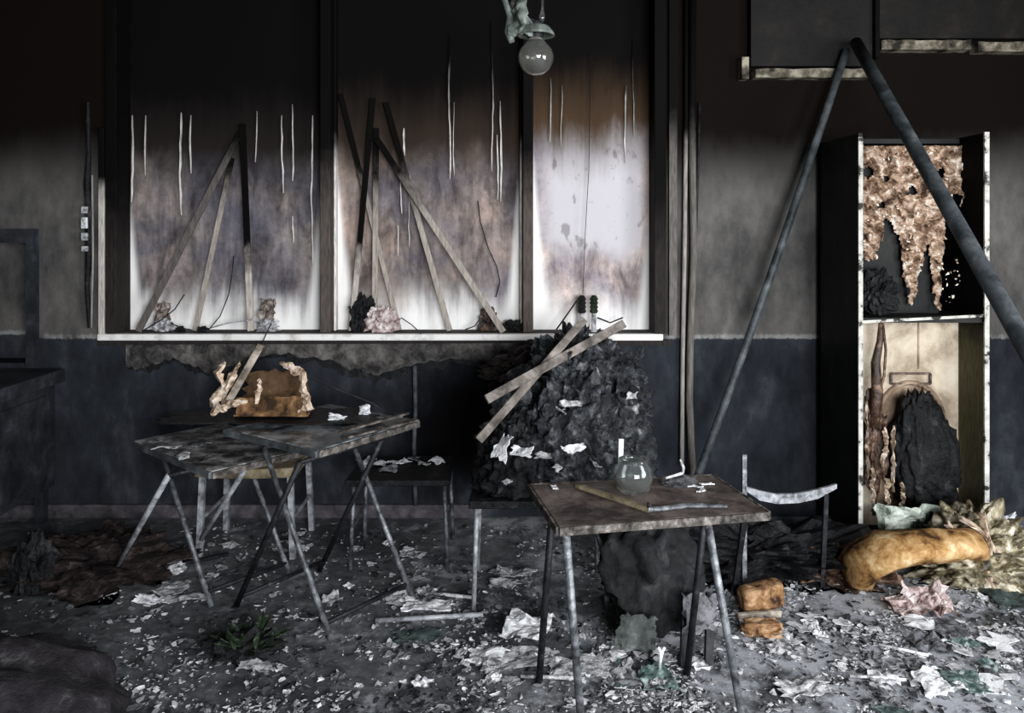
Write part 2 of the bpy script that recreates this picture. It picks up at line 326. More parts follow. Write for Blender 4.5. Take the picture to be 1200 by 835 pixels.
def crumple(corners, n=16, amp=0.03, freq=5.0, seed=0, edge=0.35, m=None):
    """crumpled ragged sheet over 4 corner points (ccw), grid n x m"""
    m = m or n; A, B, C, D = [Vector(c) for c in corners]; b = MB(); sd = Vector((seed * 7.3, seed * 3.1, seed * 1.7))
    nrm = (B - A).cross(D - A).normalized()
    vs = []
    for j in range(m + 1):
        for i in range(n + 1):
            u, v = i / n, j / m
            eu = 1 if i in (0, n) else 0; ev = 1 if j in (0, m) else 0
            if eu: u += (0.5 - u) * edge * abs(fn(Vector((v * 6, seed * 2.2 + (i > 0) * 5, 0)))) * 2
            if ev: v += (0.5 - v) * edge * abs(fn(Vector((u * 6, seed * 4.2 + (j > 0) * 5, 9)))) * 2
            p = A * (1 - u) * (1 - v) + B * u * (1 - v) + C * u * v + D * (1 - u) * v
            q = p * freq + sd
            h = (abs(fn(q)) * 1.6 + 0.6 * abs(fn(q * 2.3)) + 0.3 * fn(q * 5)) * amp
            vs.append(p + nrm * h + Vector((fn(q + Vector((5, 0, 0))), fn(q + Vector((0, 8, 0))), 0)) * amp * 0.35)
    fs = [(j * (n + 1) + i, j * (n + 1) + i + 1, (j + 1) * (n + 1) + i + 1, (j + 1) * (n + 1) + i) for j in range(m) for i in range(n)]
    return b.add(vs, fs)
def lump(c, rad, seed=0, amp=0.25, freq=3.0, sub=4, flat=None, ridge=True, squash=None):
    """irregular charred lump: displaced icosphere, flattened on what carries it"""
    bm = bmesh.new(); bmesh.ops.create_icosphere(bm, subdivisions=sub, radius=1.0)
    sd = Vector((seed * 3.7, seed * 1.3, seed * 5.1)); c = Vector(c); vs = []
    for v in bm.verts:
        d = v.co.normalized(); q = d * freq + sd
        q = q + Vector((fn(q * 1.1), fn(q * 1.1 + Vector((9, 0, 0))), fn(q * 1.1 + Vector((0, 9, 0))))) * 0.7
        h = 0.24 - turb(q, 5) if ridge else fn(q) * 0.7
        h += 0.35 * fn(q * 0.45)
        k = 1 + amp * h * 1.6
        p = Vector((d.x * rad[0], d.y * rad[1], d.z * rad[2])) * k + c
        if flat is not None and p.z < flat: p.z = flat + 0.002
        vs.append(p)
    fs = [tuple(v.index for v in f.verts) for f in bm.faces]; bm.free()
    return MB().add(vs, fs)

def folds(c, rad, seed, sub=5, flat=0.0, lean=0.0, ds=(3.2, 3.2, .9), amp=.22, fine_=.05):
    bm = bmesh.new(); bmesh.ops.create_icosphere(bm, subdivisions=sub, radius=1.0); vs = []; c = Vector(c)
    for v in bm.verts:
        d = v.co.normalized(); q = Vector((d.x * ds[0] + d.z * .8, d.y * ds[1], d.z * ds[2] - d.x * .7)) + Vector((seed, seed, 0)); q += Vector((fn(d * 2.1), fn(d * 2.3), fn(d * 1.9))) * .5
        k = 1 + amp * (abs(fn(q)) * 1.5 + abs(fn(q * 2.1)) * .9 + abs(fn(q * 4.4)) * .45 - .6) + .14 * fn(d * 1.3 + Vector((0, seed, 0))) + fine_ * fn(d * 9) + fine_ * .6 * abs(fn(d * 17))
        p = Vector((d.x * rad[0] * (1.15 - .3 * d.z), d.y * rad[1], d.z * rad[2])) * k; p.x += lean * d.z; p += c
        p.z = max(p.z, flat + .002); vs.append(p)
    fs = [tuple(v.index for v in f.verts) for f in bm.faces]; bm.free(); return MB().add(vs, fs)

# ================================================================== THE SETTING
CEIL = 3.25; XL, XR, YF = -3.6, 3.6, -2.2
T = 0.25
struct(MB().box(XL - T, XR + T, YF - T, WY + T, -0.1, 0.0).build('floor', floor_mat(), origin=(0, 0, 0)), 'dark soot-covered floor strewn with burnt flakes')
struct(MB().box(XL - T, XR + T, YF - T, WY + T, CEIL, CEIL + .1).build('ceiling', M_WALL, origin=(0, 0, 0)), 'soot-blackened ceiling above the burnt room')
# back wall with the board recess and the small hatch
RX0, RX1, RZ0, RZ1, RD = XW(124), XW(780), ZW(390), 3.12, 0.16
HX0, HX1, HZ0, HZ1 = -3.35, XW(36), 0.90, ZW(284)
w = MB()
def wallbox(x0, x1, z0, z1): w.box(x0, x1, WY, WY + T, z0, z1)
wallbox(XL - T, HX0, 0, CEIL); wallbox(HX0, HX1, 0, HZ0); wallbox(HX0, HX1, HZ1, CEIL); wallbox(HX1, RX0, 0, CEIL)
wallbox(RX0, RX1, 0, RZ0); wallbox(RX0, RX1, RZ1, CEIL); wallbox(RX1, XR + T, 0, CEIL)
w.box(RX0 - .02, RX1 + .02, WY + RD + .02, WY + T, RZ0 - .02, RZ1 + .02)
w.box(HX0 - .02, HX1 + .02, WY + .18, WY + T, HZ0 - .02, HZ1 + .02)
wall_back = struct(w.build('wall_back', M_WALL, origin=(0, 0, 0)), 'soot-stained back wall, grey above a dark blue painted dado')
struct(MB().box(XL - T, XL, YF - T, WY, 0, CEIL).build('wall_left', M_WALL, origin=(0, 0, 0)), 'sooty side wall at the left')
w = MB()
for y0, y1, z0, z1 in ((YF - T, -0.1, 0, CEIL), (-0.1, 1.9, 0, 0.9), (-0.1, 1.9, 2.6, CEIL), (1.9, WY, 0, CEIL)): w.box(XR, XR + T, y0, y1, z0, z1)
struct(w.build('wall_right', M_WALL, origin=(0, 0, 0)), 'sooty side wall at the right with a window opening')
w = MB()
for x0, x1, z0, z1 in ((XL, 0.4, 0, CEIL), (0.4, 3.0, 0, 0.9), (0.4, 3.0, 2.6, CEIL), (3.0, XR, 0, CEIL)): w.box(x0, x1, YF - T, YF, z0, z1)
struct(w.build('wall_front', M_WALL, origin=(0, 0, 0)), 'wall behind the viewer with a wide window opening')
struct(MB().box(XL, HX0 + 3.2, WY - .022, WY - .001, 0, .075).build('baseboard_back', pmat('dusty_baseboard', [(0.3, (0.03, 0.027, 0.03)), (0.6, (0.085, 0.075, 0.082)), (0.8, (0.15, 0.135, 0.145))], 9, 0.8, 0.4), origin=(0, 0, 0)), 'dusty low baseboard along the back wall', 'baseboard')

# hatch at the left
h = MB(); fw = XW(46) - XW(36)
h.box(HX1, HX1 + fw, WY - .05, WY + .1, HZ0 - .02, HZ1 + .08); h.box(HX0 - .05, HX1, WY - .05, WY + .1, HZ1, HZ1 + .08); h.box(HX0 - .05, HX0, WY - .05, WY + .1, HZ0 - .02, HZ1)
struct(h.build('window_2', M_DWOOD, origin=(0, 0, 0)), 'dark framed wall hatch above the counter', 'window')

# large three-bay recess with white boards, uprights and sill
win = bpy.data.objects.new('window_1', None); COL.objects.link(win); ORG['window_1'] = Vector((0, WY, RZ0)); win.location = ORG['window_1']
struct(win, 'wide three-bay wall recess with scorched white boards and dark uprights', 'window')
MX = [XW(380), XW(619)]
bays = [(RX0, MX[0], (0.150, 0.138, 0.142), (0.016, 0.013, 0.012), 1.80, 0.36),
        (MX[0], MX[1], (0.195, 0.166, 0.156), (0.030, 0.021, 0.016), 1.84, 0.36),
        (MX[1], RX1, (0.36, 0.305, 0.295), (0.060, 0.036, 0.021), 1.95, 0.36)]
for k, (x0, x1, mid, top, sz, mz) in enumerate(bays):
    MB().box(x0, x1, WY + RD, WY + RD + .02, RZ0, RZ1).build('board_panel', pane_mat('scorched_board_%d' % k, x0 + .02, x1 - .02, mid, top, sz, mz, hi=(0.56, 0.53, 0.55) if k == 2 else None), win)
def upright(xa, xb, mat, y0=-.02, y1=RD, z0=RZ0, z1=RZ1, nm='upright'):
    return MB().box(XW(xa), XW(xb), WY + y0, WY + y1, z0, z1).build(nm, mat, win, bevel=.004)
upright(118, 124.5, M_JAMBW, -.03, .0, RZ0 - .03, ZW(150)); upright(125, 138, M_JAMBK, -.02, RD)
upright(374, 386, M_JAMB, .02, RD); upright(613, 625, M_JAMB, .02, RD)
upright(766, 780, M_JAMBK, -.03, RD); upright(386.5, 389.5, char_mat('white_bead', (0.85, 0.8, 0.75), 1.95, 2.25, amp=.2), .10, RD); upright(609.5, 612.5, MATS['white_bead'], .10, RD)
b = MB().box(XW(117), XW(776), WY - .035, WY + RD, RZ0 - .04, RZ0 - .002).build('sill', M_SILL, win, bevel=.006)
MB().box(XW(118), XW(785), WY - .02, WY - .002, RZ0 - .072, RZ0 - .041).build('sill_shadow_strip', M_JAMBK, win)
# thin pale peeled strips hanging in front of the boards
STRIPS = [(155, 135, 237, 2.2), (170, 135, 205, 1.6), (212, 132, 252, 2.6), (224, 135, 203, 1.8), (331, 135, 226, 2.2), (343, 122, 212, 1.8), (343, 253, 284, 2.2),
          (366, 135, 312, 2.4), (527, 40, 210, 2.6), (532, 120, 205, 1.4), (577, 25, 200, 2.2), (587, 118, 236, 2.6), (583, 158, 234, 2.2), (645, 92, 166, 2.2), (658, 100, 172, 1.4),
          (733, 100, 191, 2.2), (742, 45, 160, 1.4), (474, 150, 182, 3.2), (470, 212, 250, 2.0), (466, 264, 300, 2.0), (300, 130, 190, 1.2), (480, 205, 290, 1.2)]
for k, (x, y0, y1, wd) in enumerate(STRIPS):
    rnd = random.Random(k); b = MB(); n = max(4, int((y1 - y0) / 12)); Ys = WY + RD - .016; vs = []; fs = []
    for i in range(n + 1):
        yy = y0 + (y1 - y0) * i / n; xx = x + rnd.uniform(-.35, .35) + .8 * math.sin(i * .55 + k); ww = wd * (0.55 + rnd.random() * .6) * (0.35 if i in (0, n) else 1)
        c = P(xx, yy, Ys); hw = ww * Ys / FPX * .36; dy = rnd.uniform(-.008, .008)
        vs += [c + Vector((-hw, -.004 + dy, 0)), c + Vector((hw, -.004 + dy, 0)), c + Vector((hw, .004 + dy, 0)), c + Vector((-hw, .004 + dy, 0))]
    for i in range(n):
        for q in range(4): fs.append((i * 4 + q, i * 4 + (q + 1) % 4, i * 4 + 4 + (q + 1) % 4, i * 4 + 4 + q))
    fs += [(3, 2, 1, 0), (n * 4, n * 4 + 1, n * 4 + 2, n * 4 + 3)]
    b.add(vs, fs).build('peeling_strip', M_STREAK, win)

# loose broken plaster band under the sill with a jagged lower edge
rnd = random.Random(4)
top = [(x, 402) for x in (150, 705)]; low = []
edge = [(150, 428), (165, 432), (185, 424), (205, 420), (225, 424), (243, 436), (262, 428), (300, 416), (340, 414), (380, 420), (405, 428), (430, 437), (450, 436), (475, 428), (505, 423), (535, 420), (570, 421), (600, 424), (640, 422), (680, 420), (705, 414)]
def jag(e, a, seed):
    r_ = random.Random(seed); out = []
    for (x0, y0), (x1, y1) in zip(e, e[1:]):
        for i in range(4): out.append((x0 + (x1 - x0) * (i + r_.uniform(-.25, .25) * (i > 0)) / 4, y0 + (y1 - y0) * i / 4 + r_.uniform(-a, a)))
    return out + [e[-1]]
edge = jag(edge, 2.6, 3)
poly = [(XW(x), ZW(y)) for x, y in edge] + [(XW(705), ZW(401)), (XW(150), ZW(403))]
pl = MB(); n = len(poly)
M_BAND = pmat('loose_plaster', [(0.3, (0.022, 0.020, 0.020)), (0.52, (0.075, 0.069, 0.065)), (0.75, (0.17, 0.155, 0.145))], 11, 0.85, 1.0, bd=.02)
pl.prism(poly, 'y', WY - .028, WY - .001).build('loose_plaster', M_BAND, wall_back)
# crack line below, with the plaster band's shadow painted in black
gap = [(x, y + rnd.uniform(2, 10) + (4 if 380 < x < 520 else 0)) for x, y in edge]
poly = [(XW(x), ZW(y)) for x, y in gap] + [(XW(x), ZW(y - 3)) for x, y in reversed(edge)]
MB().prism(poly, 'y', WY - .006, WY - .0005).build('crack_shadow', M_CHAR, wall_back)

# overhead charred boards top right
tb = thing('wall_board', 'charred board with scorched pale ledge above the leaning poles', 'wall board', (XW(945), WY, ZW(95)))
MB().box(XW(876), XW(1016), WY - .07, WY - .001, ZW(80), CEIL - .02).build('board', M_BOARD, tb)
rn = random.Random(8)
def ledge(x0, x1, y0, y1, par, d=.09, gaps=()):
    n = 12
    for i in range(n):
        a = x0 + (x1 - x0) * i / n; c = x0 + (x1 - x0) * (i + 1) / n
        if any(g0 < (a + c) / 2 < g1 for g0, g1 in gaps): continue
    b = MB(); b.prism([(XW(x0), ZW(y1))] + [(XW(x0 + (x1 - x0) * i / n), ZW(y1 + rn.uniform(-.5, .5))) for i in range(1, n)] + [(XW(x1), ZW(y1))] +
            [(XW(x0 + (x1 - x0) * i / n), ZW(y0 + rn.uniform(-.8, .8))) for i in range(n, -1, -1)], 'y', WY - d, WY - .001)
    return b.build('ledge', M_LEDGE, par)
ledge(880, 1012, 84, 94, tb)
MB().box(XW(865), XW(873), WY - .08, WY - .001, ZW(95), ZW(70)).build('end_block', M_LEDGE, tb)
tb2 = thing('wall_board', 'charred higher board with broken pale ledge above the open locker', 'wall board', (XW(1110), WY, ZW(65)))
MB().box(XW(1022), XW(1330), WY - .07, WY - .001, ZW(48), CEIL - .02).build('board', M_BOARD, tb2)
ledge(1025, 1128, 51, 62, tb2); ledge(1136, 1325, 53, 64, tb2)
tag(MB().box(XW(1016), XW(1021), WY - .11, WY - .002, ZW(72), CEIL - .02).build('charred_post', M_JAMBK), 'narrow charred post between the two overhead boards', 'post')

# cables and conduits on the wall
def conduit(pts, r, mat, label, name='conduit_pipe', cat='pipe'):
    return tag(MB().tube([P(x, y, Y) for x, y, Y in pts], r, 8).build(name, mat, smooth_=True), label, cat)
conduit([(804, -20, 4.67), (804, 140, 4.67), (802, 300, 4.67), (800, 420, 4.67), (799, 545, 4.66)], .013, M_CONDP, 'pale scorched conduit pipe running down wall beside the recess')
conduit([(812, -20, 4.66), (811, 150, 4.66), (813, 300, 4.66), (809, 400, 4.66), (808, 470, 4.66), (812, 560, 4.64)], .021, M_COND, 'thick brown conduit running down wall behind the leaning pole')
tag(MB().box(XW(783), XW(792), WY - .035, WY - .002, ZW(392), CEIL - .03).build('wall_batten', M_COND), 'grey scorched batten on wall right of the recess', 'batten')
conduit([(820, 120, 4.67), (818, 200, 4.68), (815, 290, 4.67)], .007, M_DTUBE, 'thin black burnt cable beside the thick conduit', 'burnt_cable', 'cable')
conduit([(486, 428, 4.67), (487, 480, 4.67), (485, 520, 4.67), (487, 592, 4.67)], .013, pmat('grey_conduit', [(0.3, (0.03, 0.034, 0.04)), (0.6, (0.09, 0.098, 0.11)), (0.8, (0.2, 0.21, 0.22))], 14, .6, .3), 'thin grey conduit on the dark blue dado below the recess')
tr = thing('cable_trunking', 'burnt cable trunking with pale clips left of the recess', 'trunking', P(104, 385, 4.67))
b = MB(); pts = [(103, 120), (104, 180), (102, 215), (105, 250), (104, 300), (102, 335), (105, 384)]
b.tube([P(x, y, 4.675) for x, y in pts], [.012, .014, .02, .024, .02, .013, .011], 7).build('burnt_channel', M_CHAR, tr)
for y, hh in ((246, 8), (261, 13), (277, 9), (291, 6)): MB().box(XW(101), XW(108), WY - .06, WY - .03, ZW(y + hh / 2), ZW(y - hh / 2)).build('clip', M_WHITE if y == 261 else M_PALE, tr, bevel=.004)
conduit([(108, 205, 4.67), (109, 300, 4.67), (107, 384, 4.67)], .006, M_CONDP, 'thin pale cable beside the burnt trunking', 'burnt_cable', 'cable')

# ================================================================== LARGE OBJECTS
# ---- counter at the left
ct = thing('counter', 'dark wooden counter with projecting worktop at the left edge', 'counter', (-2.95, 4.3, 0))
cx = -2.63
MB().box(-3.5, cx + .035, 3.45, 4.66, .80, .875).build('worktop', M_DWOOD, ct, bevel=.006)
MB().box(-3.48, cx - .02, 3.5, 4.65, .20, .798).build('body', M_DWOOD, ct, bevel=.004)
for x in (-3.44, cx - .07):
    for y in (3.54, 4.6): MB().box(x - .025, x + .025, y - .025, y + .025, 0, .198).build('leg', M_DWOOD, ct)
MB().box(cx - .019, cx - .008, 3.6, 4.55, .26, .74).build('side_panel', M_DWOOD, bpy.data.objects['body'], bevel=.004)

# ---- open steel locker
LX0, LX1, LY0, LY1, LZ = XW(1006, 4.1), XW(1157, 4.1), 4.1, 4.62, ZW(156, 4.1)
lk = thing('steel_locker', 'burnt open steel locker with chipped white front edges', 'locker', ((LX0 + LX1) / 2, 4.36, 0))
t = .02
MB().box(LX0, LX0 + t, LY0, LY1, .0, LZ).build('side_panel', M_LOCK, lk)
MB().box(LX1 - t, LX1, LY0, LY1, .0, LZ).build('side_panel', char_mat('olive_sooted', (0.12, 0.112, 0.062), 1.02, 1.25, amp=.2), lk)
MB().box(LX0, LX1, LY1 - .015, LY1, .0, LZ).build('back_panel', M_LOCK, lk)
MB().box(LX0 + t, LX1 - t, LY0 + .22, LY1 - .02, LZ - .03, LZ - .005).build('top_panel', M_LOCK, lk)
MB().box(LX0 + t, LX1 - t, LY0, LY1 - .02, .04, .07).build('bottom_panel', M_LOCK, lk)
SZ = ZW(372, 4.12)
MB().box(LX0 + t, LX1 - t, LY0 + .01, LY1 - .02, SZ - .025, SZ).build('shelf', M_LOCK, lk)
shelf_ = bpy.data.objects['shelf']
b = MB(); b.bar((LX0 + t, LY0 + .004, SZ - .02), (LX1 - t, LY0 + .004, SZ + .012), .014, .008).build('shelf_lip', M_TRIM, shelf_)
MB().box(LX0 - .004, LX0 + .018, LY0 - .012, LY0 - .001, .05, LZ - .02).build('edge_strip', M_TRIM, lk)
MB().box(LX1 - .02, LX1 + .004, LY0 - .012, LY0 - .001, .25, LZ + .005).build('edge_strip', M_TRIM, lk)
BY = 4.33
MB().box(LX0 + t, LX1 - t - .1, BY + .012, BY + .03, SZ, LZ - .04).build('upper_board', M_LOCK, lk)
MB().box(LX0 + t, XW(1128, BY), BY, BY + .02, .09, SZ - .03).build('lower_board', M_CREAM, lk)
lb_ = bpy.data.objects['lower_board']
MB().box(XW(1128, BY), LX1 - t, BY + .03, BY + .05, .09, SZ - .03).build('lower_board', M_OLIVEP, lk)
MB().box(XW(1075, BY), XW(1077, BY), BY - .004, BY, ZW(432, BY), SZ - .03).build('seam', M_TAN, lb_)
# arched moulding with slot on the lower board
arch = []
ca = P(1066, 500, BY); rx, rz = .185, .24
for i in range(17):
    a = math.pi * (1 - i / 16); arch.append(Vector((ca.x + rx * math.cos(a), BY - .006, ca.z + rz * math.sin(a))))
arch = [Vector((ca.x - rx, BY - .006, .15))] + arch + [Vector((ca.x + rx, BY - .006, .15))]
MB().tube(arch, .014, 8).build('arched_moulding', M_TAN, lb_, smooth_=True)
inner = [Vector((ca.x + (p.x - ca.x) * .82, p.y, ca.z + (p.z - ca.z) * (.84 if p.z > ca.z else 1))) for p in arch]
pl = [(p.x, p.z) for p in arch]
MB().prism(pl, 'y', BY - .005, BY - .0005).build('arched_panel', M_TAN, lb_)
sl = MB()
x0, x1, z0, z1 = XW(1043, BY), XW(1089, BY), ZW(449, BY), ZW(437, BY)
for a, c in (((x0, z0), (x1, z0)), ((x1, z0), (x1, z1)), ((x1, z1), (x0, z1)), ((x0, z1), (x0, z0))): sl.bar((a[0], BY - .012, a[1]), (c[0], BY - .012, c[1]), .01, .012)
sl.build('slot_frame', M_MELT, lb_)
# peeling paint mass in the upper bay
def peel_mask(u, v):     # u 0..1 across, v 0..1 from top
    lowe = 0.56 + 0.16 * fn(Vector((u * 5, 3.3, 0))) + 0.14 * fn(Vector((u * 17, 1.3, 0)))
    lowe += 0.40 * math.exp(-((u - .52) / .075) ** 2) + 0.42 * math.exp(-((u - .72) / .05) ** 2) + .12 * math.exp(-((u - .2) / .07) ** 2) - .25 * math.exp(-((u - .9) / .1) ** 2) - .12 * math.exp(-((u - .03) / .05) ** 2)
    if v > lowe: return False
    for (a, c, r) in ((.52, .27, .045), (.16, .16, .05), (.32, .20, .03), (.74, .17, .05), (.86, .33, .05), (.28, .36, .03)):
        if (u - a) ** 2 + ((v - c) * 1.5) ** 2 < (r * (1 + .5 * fn(Vector((u * 25, v * 25, 0))))) ** 2: return False
    return True
pu, pv = 64, 100; vs = []; fs = []; idx = {}
PX0, PX1, PZ1, PZ0 = LX0 + t + .002, XW(1140, 4.30), LZ - .045, SZ + .02
for j in range(pv + 1):
    for i in range(pu + 1):
        u, v = i / pu, j / pv; q = Vector((u * 9, v * 11, 2))
        d = .012 + .05 * abs(fn(q)) + .03 * abs(fn(q * 2.7)) + .015 * fn(q * 6)
        vs.append(Vector((PX0 + (PX1 - PX0) * u + .004 * fn(q * 3), BY - d, PZ1 + (PZ0 - PZ1) * v)))
for j in range(pv):
    for i in range(pu):
        if peel_mask((i + .5) / pu, (j + .5) / pv): fs.append((j * (pu + 1) + i, j * (pu + 1) + i + 1, (j + 1) * (pu + 1) + i + 1, (j + 1) * (pu + 1) + i))
used = sorted({i for f in fs for i in f}); mp = {k: n for n, k in enumerate(used)}
MB().add([vs[k] for k in used], [tuple(mp[i] for i in f) for f in fs]).build('peeling_paint', M_PEEL, lk, solid=.006)
pp_ = bpy.data.objects['peeling_paint']
rn = random.Random(11); b = MB()
def chip(b, c, s, rn, nrm=None, th=.002):
    """tiny irregular chip with thickness"""
    k = rn.choice((5, 6, 7, 8)); a0 = rn.random() * 6.28
    M = Matrix.Rotation(rn.random() * 6.28, 3, 'Z') @ Matrix.Rotation(rn.uniform(-.5, .5), 3, 'X')
    if nrm: M = nrm @ M
    top = []; bot = []
    for i in range(k):
        r = s * rn.uniform(.3, 1.15); a = a0 + 6.283 * i / k
        p = Vector((r * math.cos(a), r * .6 * math.sin(a), rn.uniform(-.2, .2) * s))
        top.append(c + M @ (p + Vector((0, 0, th)))); bot.append(c + M @ p)
    b.add(bot + top, [tuple(range(k - 1, -1, -1)), tuple(range(k, 2 * k))] + [(i, (i + 1) % k, (i + 1) % k + k, i + k) for i in range(k)])
upr = Matrix.Rotation(R(80), 3, 'X')
for _ in range(190):
    u, v = rn.random(), rn.random() ** .8
    if peel_mask(u, v): chip(b, Vector((PX0 + (PX1 - PX0) * u, BY - .045 - rn.random() * .03, PZ1 + (PZ0 - PZ1) * v)), rn.uniform(.004, .013), rn, Matrix.Rotation(R(rn.uniform(50, 110)), 3, 'X'))
for _ in range(26): chip(b, Vector((rn.uniform(XW(1108, 4.3), PX1), BY - .02, rn.uniform(ZW(360, 4.3), ZW(290, 4.3)))), rn.uniform(.005, .014), rn, Matrix.Rotation(R(85), 3, 'X'))
o = b.build('paint_chips', island_mat('paint_chip', [(0, (0.16, 0.09, 0.05)), (0.4, (0.52, 0.38, 0.27)), (0.8, (0.85, 0.78, 0.66))]), pp_); o['kind'] = 'stuff'

def ribbon(pts, wds, seed, mat, name, par, th=.004, ax=(1, 0, 0)):
    rr = random.Random(seed); P2 = []; W2 = []
    for i in range(len(pts) - 1):
        for k in range(4):
            f = k / 4; P2.append(Vector(pts[i]).lerp(Vector(pts[i + 1]), f)); W2.append(wds[i] * (1 - f) + wds[i + 1] * f)
    P2.append(Vector(pts[-1])); W2.append(wds[-1]); vs = []; fs = []; ax = Vector(ax)
    for i, p in enumerate(P2):
        tn = (P2[min(i + 1, len(P2) - 1)] - P2[max(i - 1, 0)]).normalized(); sd = tn.cross(Vector((0, -1, 0)))
        sd = sd.normalized() if sd.length > .05 else ax
        a = W2[i] * rr.uniform(.5, 1.3); c = W2[i] * rr.uniform(.5, 1.3)
        vs += [p - sd * a + Vector((0, rr.uniform(-.012, .012), 0)), p + Vector((0, rr.uniform(-.03, .0), 0)), p + sd * c + Vector((0, rr.uniform(-.012, .012), 0))]
    for i in range(len(P2) - 1):
        for q in (0, 1): fs.append((i * 3 + q, i * 3 + q + 1, i * 3 + 4 + q, i * 3 + 3 + q))
    return MB().add(vs, fs).build(name, mat, par, solid=th)
# things inside the locker
tag(folds(P(1083, 532, 4.22), (.14, .085, .33), 3, 5, .075, -.03).build('charred_coat', M_CHAR, smooth_=True), 'charred black coat slumped in the lower locker bay', 'coat')
tag(lump(P(1030, 345, 4.24), (.075, .05, .11), 5, .35, 2.5, 4, flat=SZ + .001).build('charred_bag', M_CHAR), 'charred black lump on the locker shelf beneath peeling paint', 'bag')
ms = thing('melted_hose', 'melted brown hose and cloth hanging below the locker shelf', 'hose', (XW(1030, 4.2), 4.2, .08))
MB().tube([P(1033, 374, 4.2), P(1031, 400, 4.2), P(1026, 425, 4.2), P(1028, 460, 4.19), P(1023, 500, 4.2)], [.013, .017, .024, .03, .035], 9).build('hose', M_MELT, ms, smooth_=True)
MB().tube([P(1034, 374, 4.19), P(1038, 410, 4.18), P(1036, 440, 4.19), P(1030, 462, 4.18)], .007, 7).build('thin_hose', M_MELT, ms, smooth_=True)
lump(P(1024, 520, 4.22), (.055, .05, .2), 9, .4, 2.6, 4, flat=.075).build('melted_cloth', M_MELT, ms)
for x, y0, y1, wd in ((1036, 500, 550, .018), (1047, 498, 575, .012), (1040, 560, 595, .02), (1022, 548, 600, .016), (1015, 470, 560, .012), (1056, 565, 598, .014)):
    rr = random.Random(x); ribbon([P(x + rr.uniform(-3, 3) * (i > 0), y0 + (y1 - y0) * i / 5, 4.15) for i in range(6)], [wd * k * .8 for k in (.5, .9, .7, 1, .6, .25)], x, M_TORN, 'drip', ms)

# ---- folding tables
def folding_table(root, N, u, v, lu, lv, h, th, mat_top, mat_edge, frames):
    """N near corner, u/v unit edge vectors, slab with splintered rim; frames = list of (foot1, foot2, top shift, mat)"""
    N = Vector(N); u = Vector(u); v = Vector(v)
    c = [N, N + u * lu, N + u * lu + v * lv, N + v * lv]
    e = [p.copy() for p in c]
    MB().hexa([Vector((p.x, p.y, h - th)) for p in c] + [Vector((p.x, p.y, h)) for p in c]).build('tabletop', mat_top, root, bevel=.004)
    for a, d in ((0, 1), (1, 2), (2, 3), (3, 0)):
        p, q = c[a], c[d]; mid = (c[0] + c[2]) / 2; inn = (mid - (p + q) / 2).normalized() * .012
        MB().bar((p.x + inn.x * -.6, p.y + inn.y * -.6, h - th / 2 - .006), (q.x + inn.x * -.6, q.y + inn.y * -.6, h - th / 2 - .006), .012, th + .018, up=(0, 0, 1)) if False else None
        MB().bar((p.x - inn.x * .55, p.y - inn.y * .55, h - th / 2 - .004), (q.x - inn.x * .55, q.y - inn.y * .55, h - th / 2 - .004), .013, th + .002, up=(0, 0, 1)).build('edge_rail', mat_edge if a == 0 else M_DEDGE, root)
    for f1, f2, sh, m in frames:
        f1, f2, sh = Vector(f1), Vector(f2), Vector(sh)
        for f in (f1, f2): MB().tube([f + Vector((0, 0, .004)), f + sh + Vector((0, 0, h - th - .012))], .0125, 8).build('leg', m, root, smooth_=True)
        MB().tube([f1 + Vector((0, 0, .06)) + sh * .08, f2 + Vector((0, 0, .06)) + sh * .08], .010, 8).build('foot_rail', M_DTUBE, root, smooth_=True)
        MB().tube([f1 + sh + Vector((0, 0, h - th - .014)), f2 + sh + Vector((0, 0, h - th - .014))], .011, 8).build('top_rail', M_DTUBE, root, smooth_=True)
ang = R(55); u = Vector((math.cos(ang), math.sin(ang), 0)); v = Vector((-math.sin(ang), math.cos(ang), 0))
tA = thing('folding_table', 'scorched dark folding table with crossed legs, carton on top', 'table', (-.93, 3.77, 0))
folding_table(tA, (-.817, 3.37, 0), u, v, .63, .63, .76, .025, M_DTOP, M_EDGE,
              [((-.743, 3.295, 0), (-.454, 3.66, 0), tuple(v * .43), M_STEEL), ((-1.232, 3.575, 0), (-.95, 3.95, 0), tuple(-v * .43), M_DTUBE)])
p_ = Vector((-.753, .659, 0)).normalized(); q_ = Vector((.659, .753, 0)).normalized()
tB = thing('folding_table', 'lower grey folding table littered with scraps, left of the carton table', 'table', (-1.4, 3.8, 0))
folding_table(tB, (-1.27, 3.39, 0), q_, p_, .46, .74, .665, .025, M_GTOP, M_EDGE,
              [((-1.93, 3.85, 0), (-1.66, 4.16, 0), tuple(-p_ * .60), M_PTUBE), ((-1.339, 3.575, 0), (-1.07, 3.88, 0), tuple(p_ * .50), M_STEEL)])
# front desk
ang = R(11); u = Vector((math.cos(ang), math.sin(ang), 0)); v = Vector((-math.sin(ang), math.cos(ang), 0))
tC = thing('school_desk', 'brown metal-legged desk in the foreground holding the glass jar', 'desk', (.46, 2.75, 0))
N = Vector((.147, 2.51, 0)); c = [N, N + u * .71, N + u * .70 + v * .40, N + v * .42]; h, th = .76, .022
MB().hexa([Vector((p.x, p.y, h - th)) for p in c] + [Vector((p.x, p.y, h)) for p in c]).build('desktop', M_BTOP, tC, bevel=.004)
for a, d in ((0, 1), (1, 2), (2, 3), (3, 0)):
    p, q = c[a], c[d]; inn = ((c[0] + c[2]) / 2 - (p + q) / 2).normalized() * .006
    MB().bar((p.x - inn.x, p.y - inn.y, h - th / 2 - .002), (q.x - inn.x, q.y - inn.y, h - th / 2 - .002), .008, th + .004, up=(0, 0, 1)).build('edge_band', M_EDGE, tC)
def leg(root, a, b, r, m, name='leg'): return MB().tube([a, b], r, 10).build(name, m, root, smooth_=True)
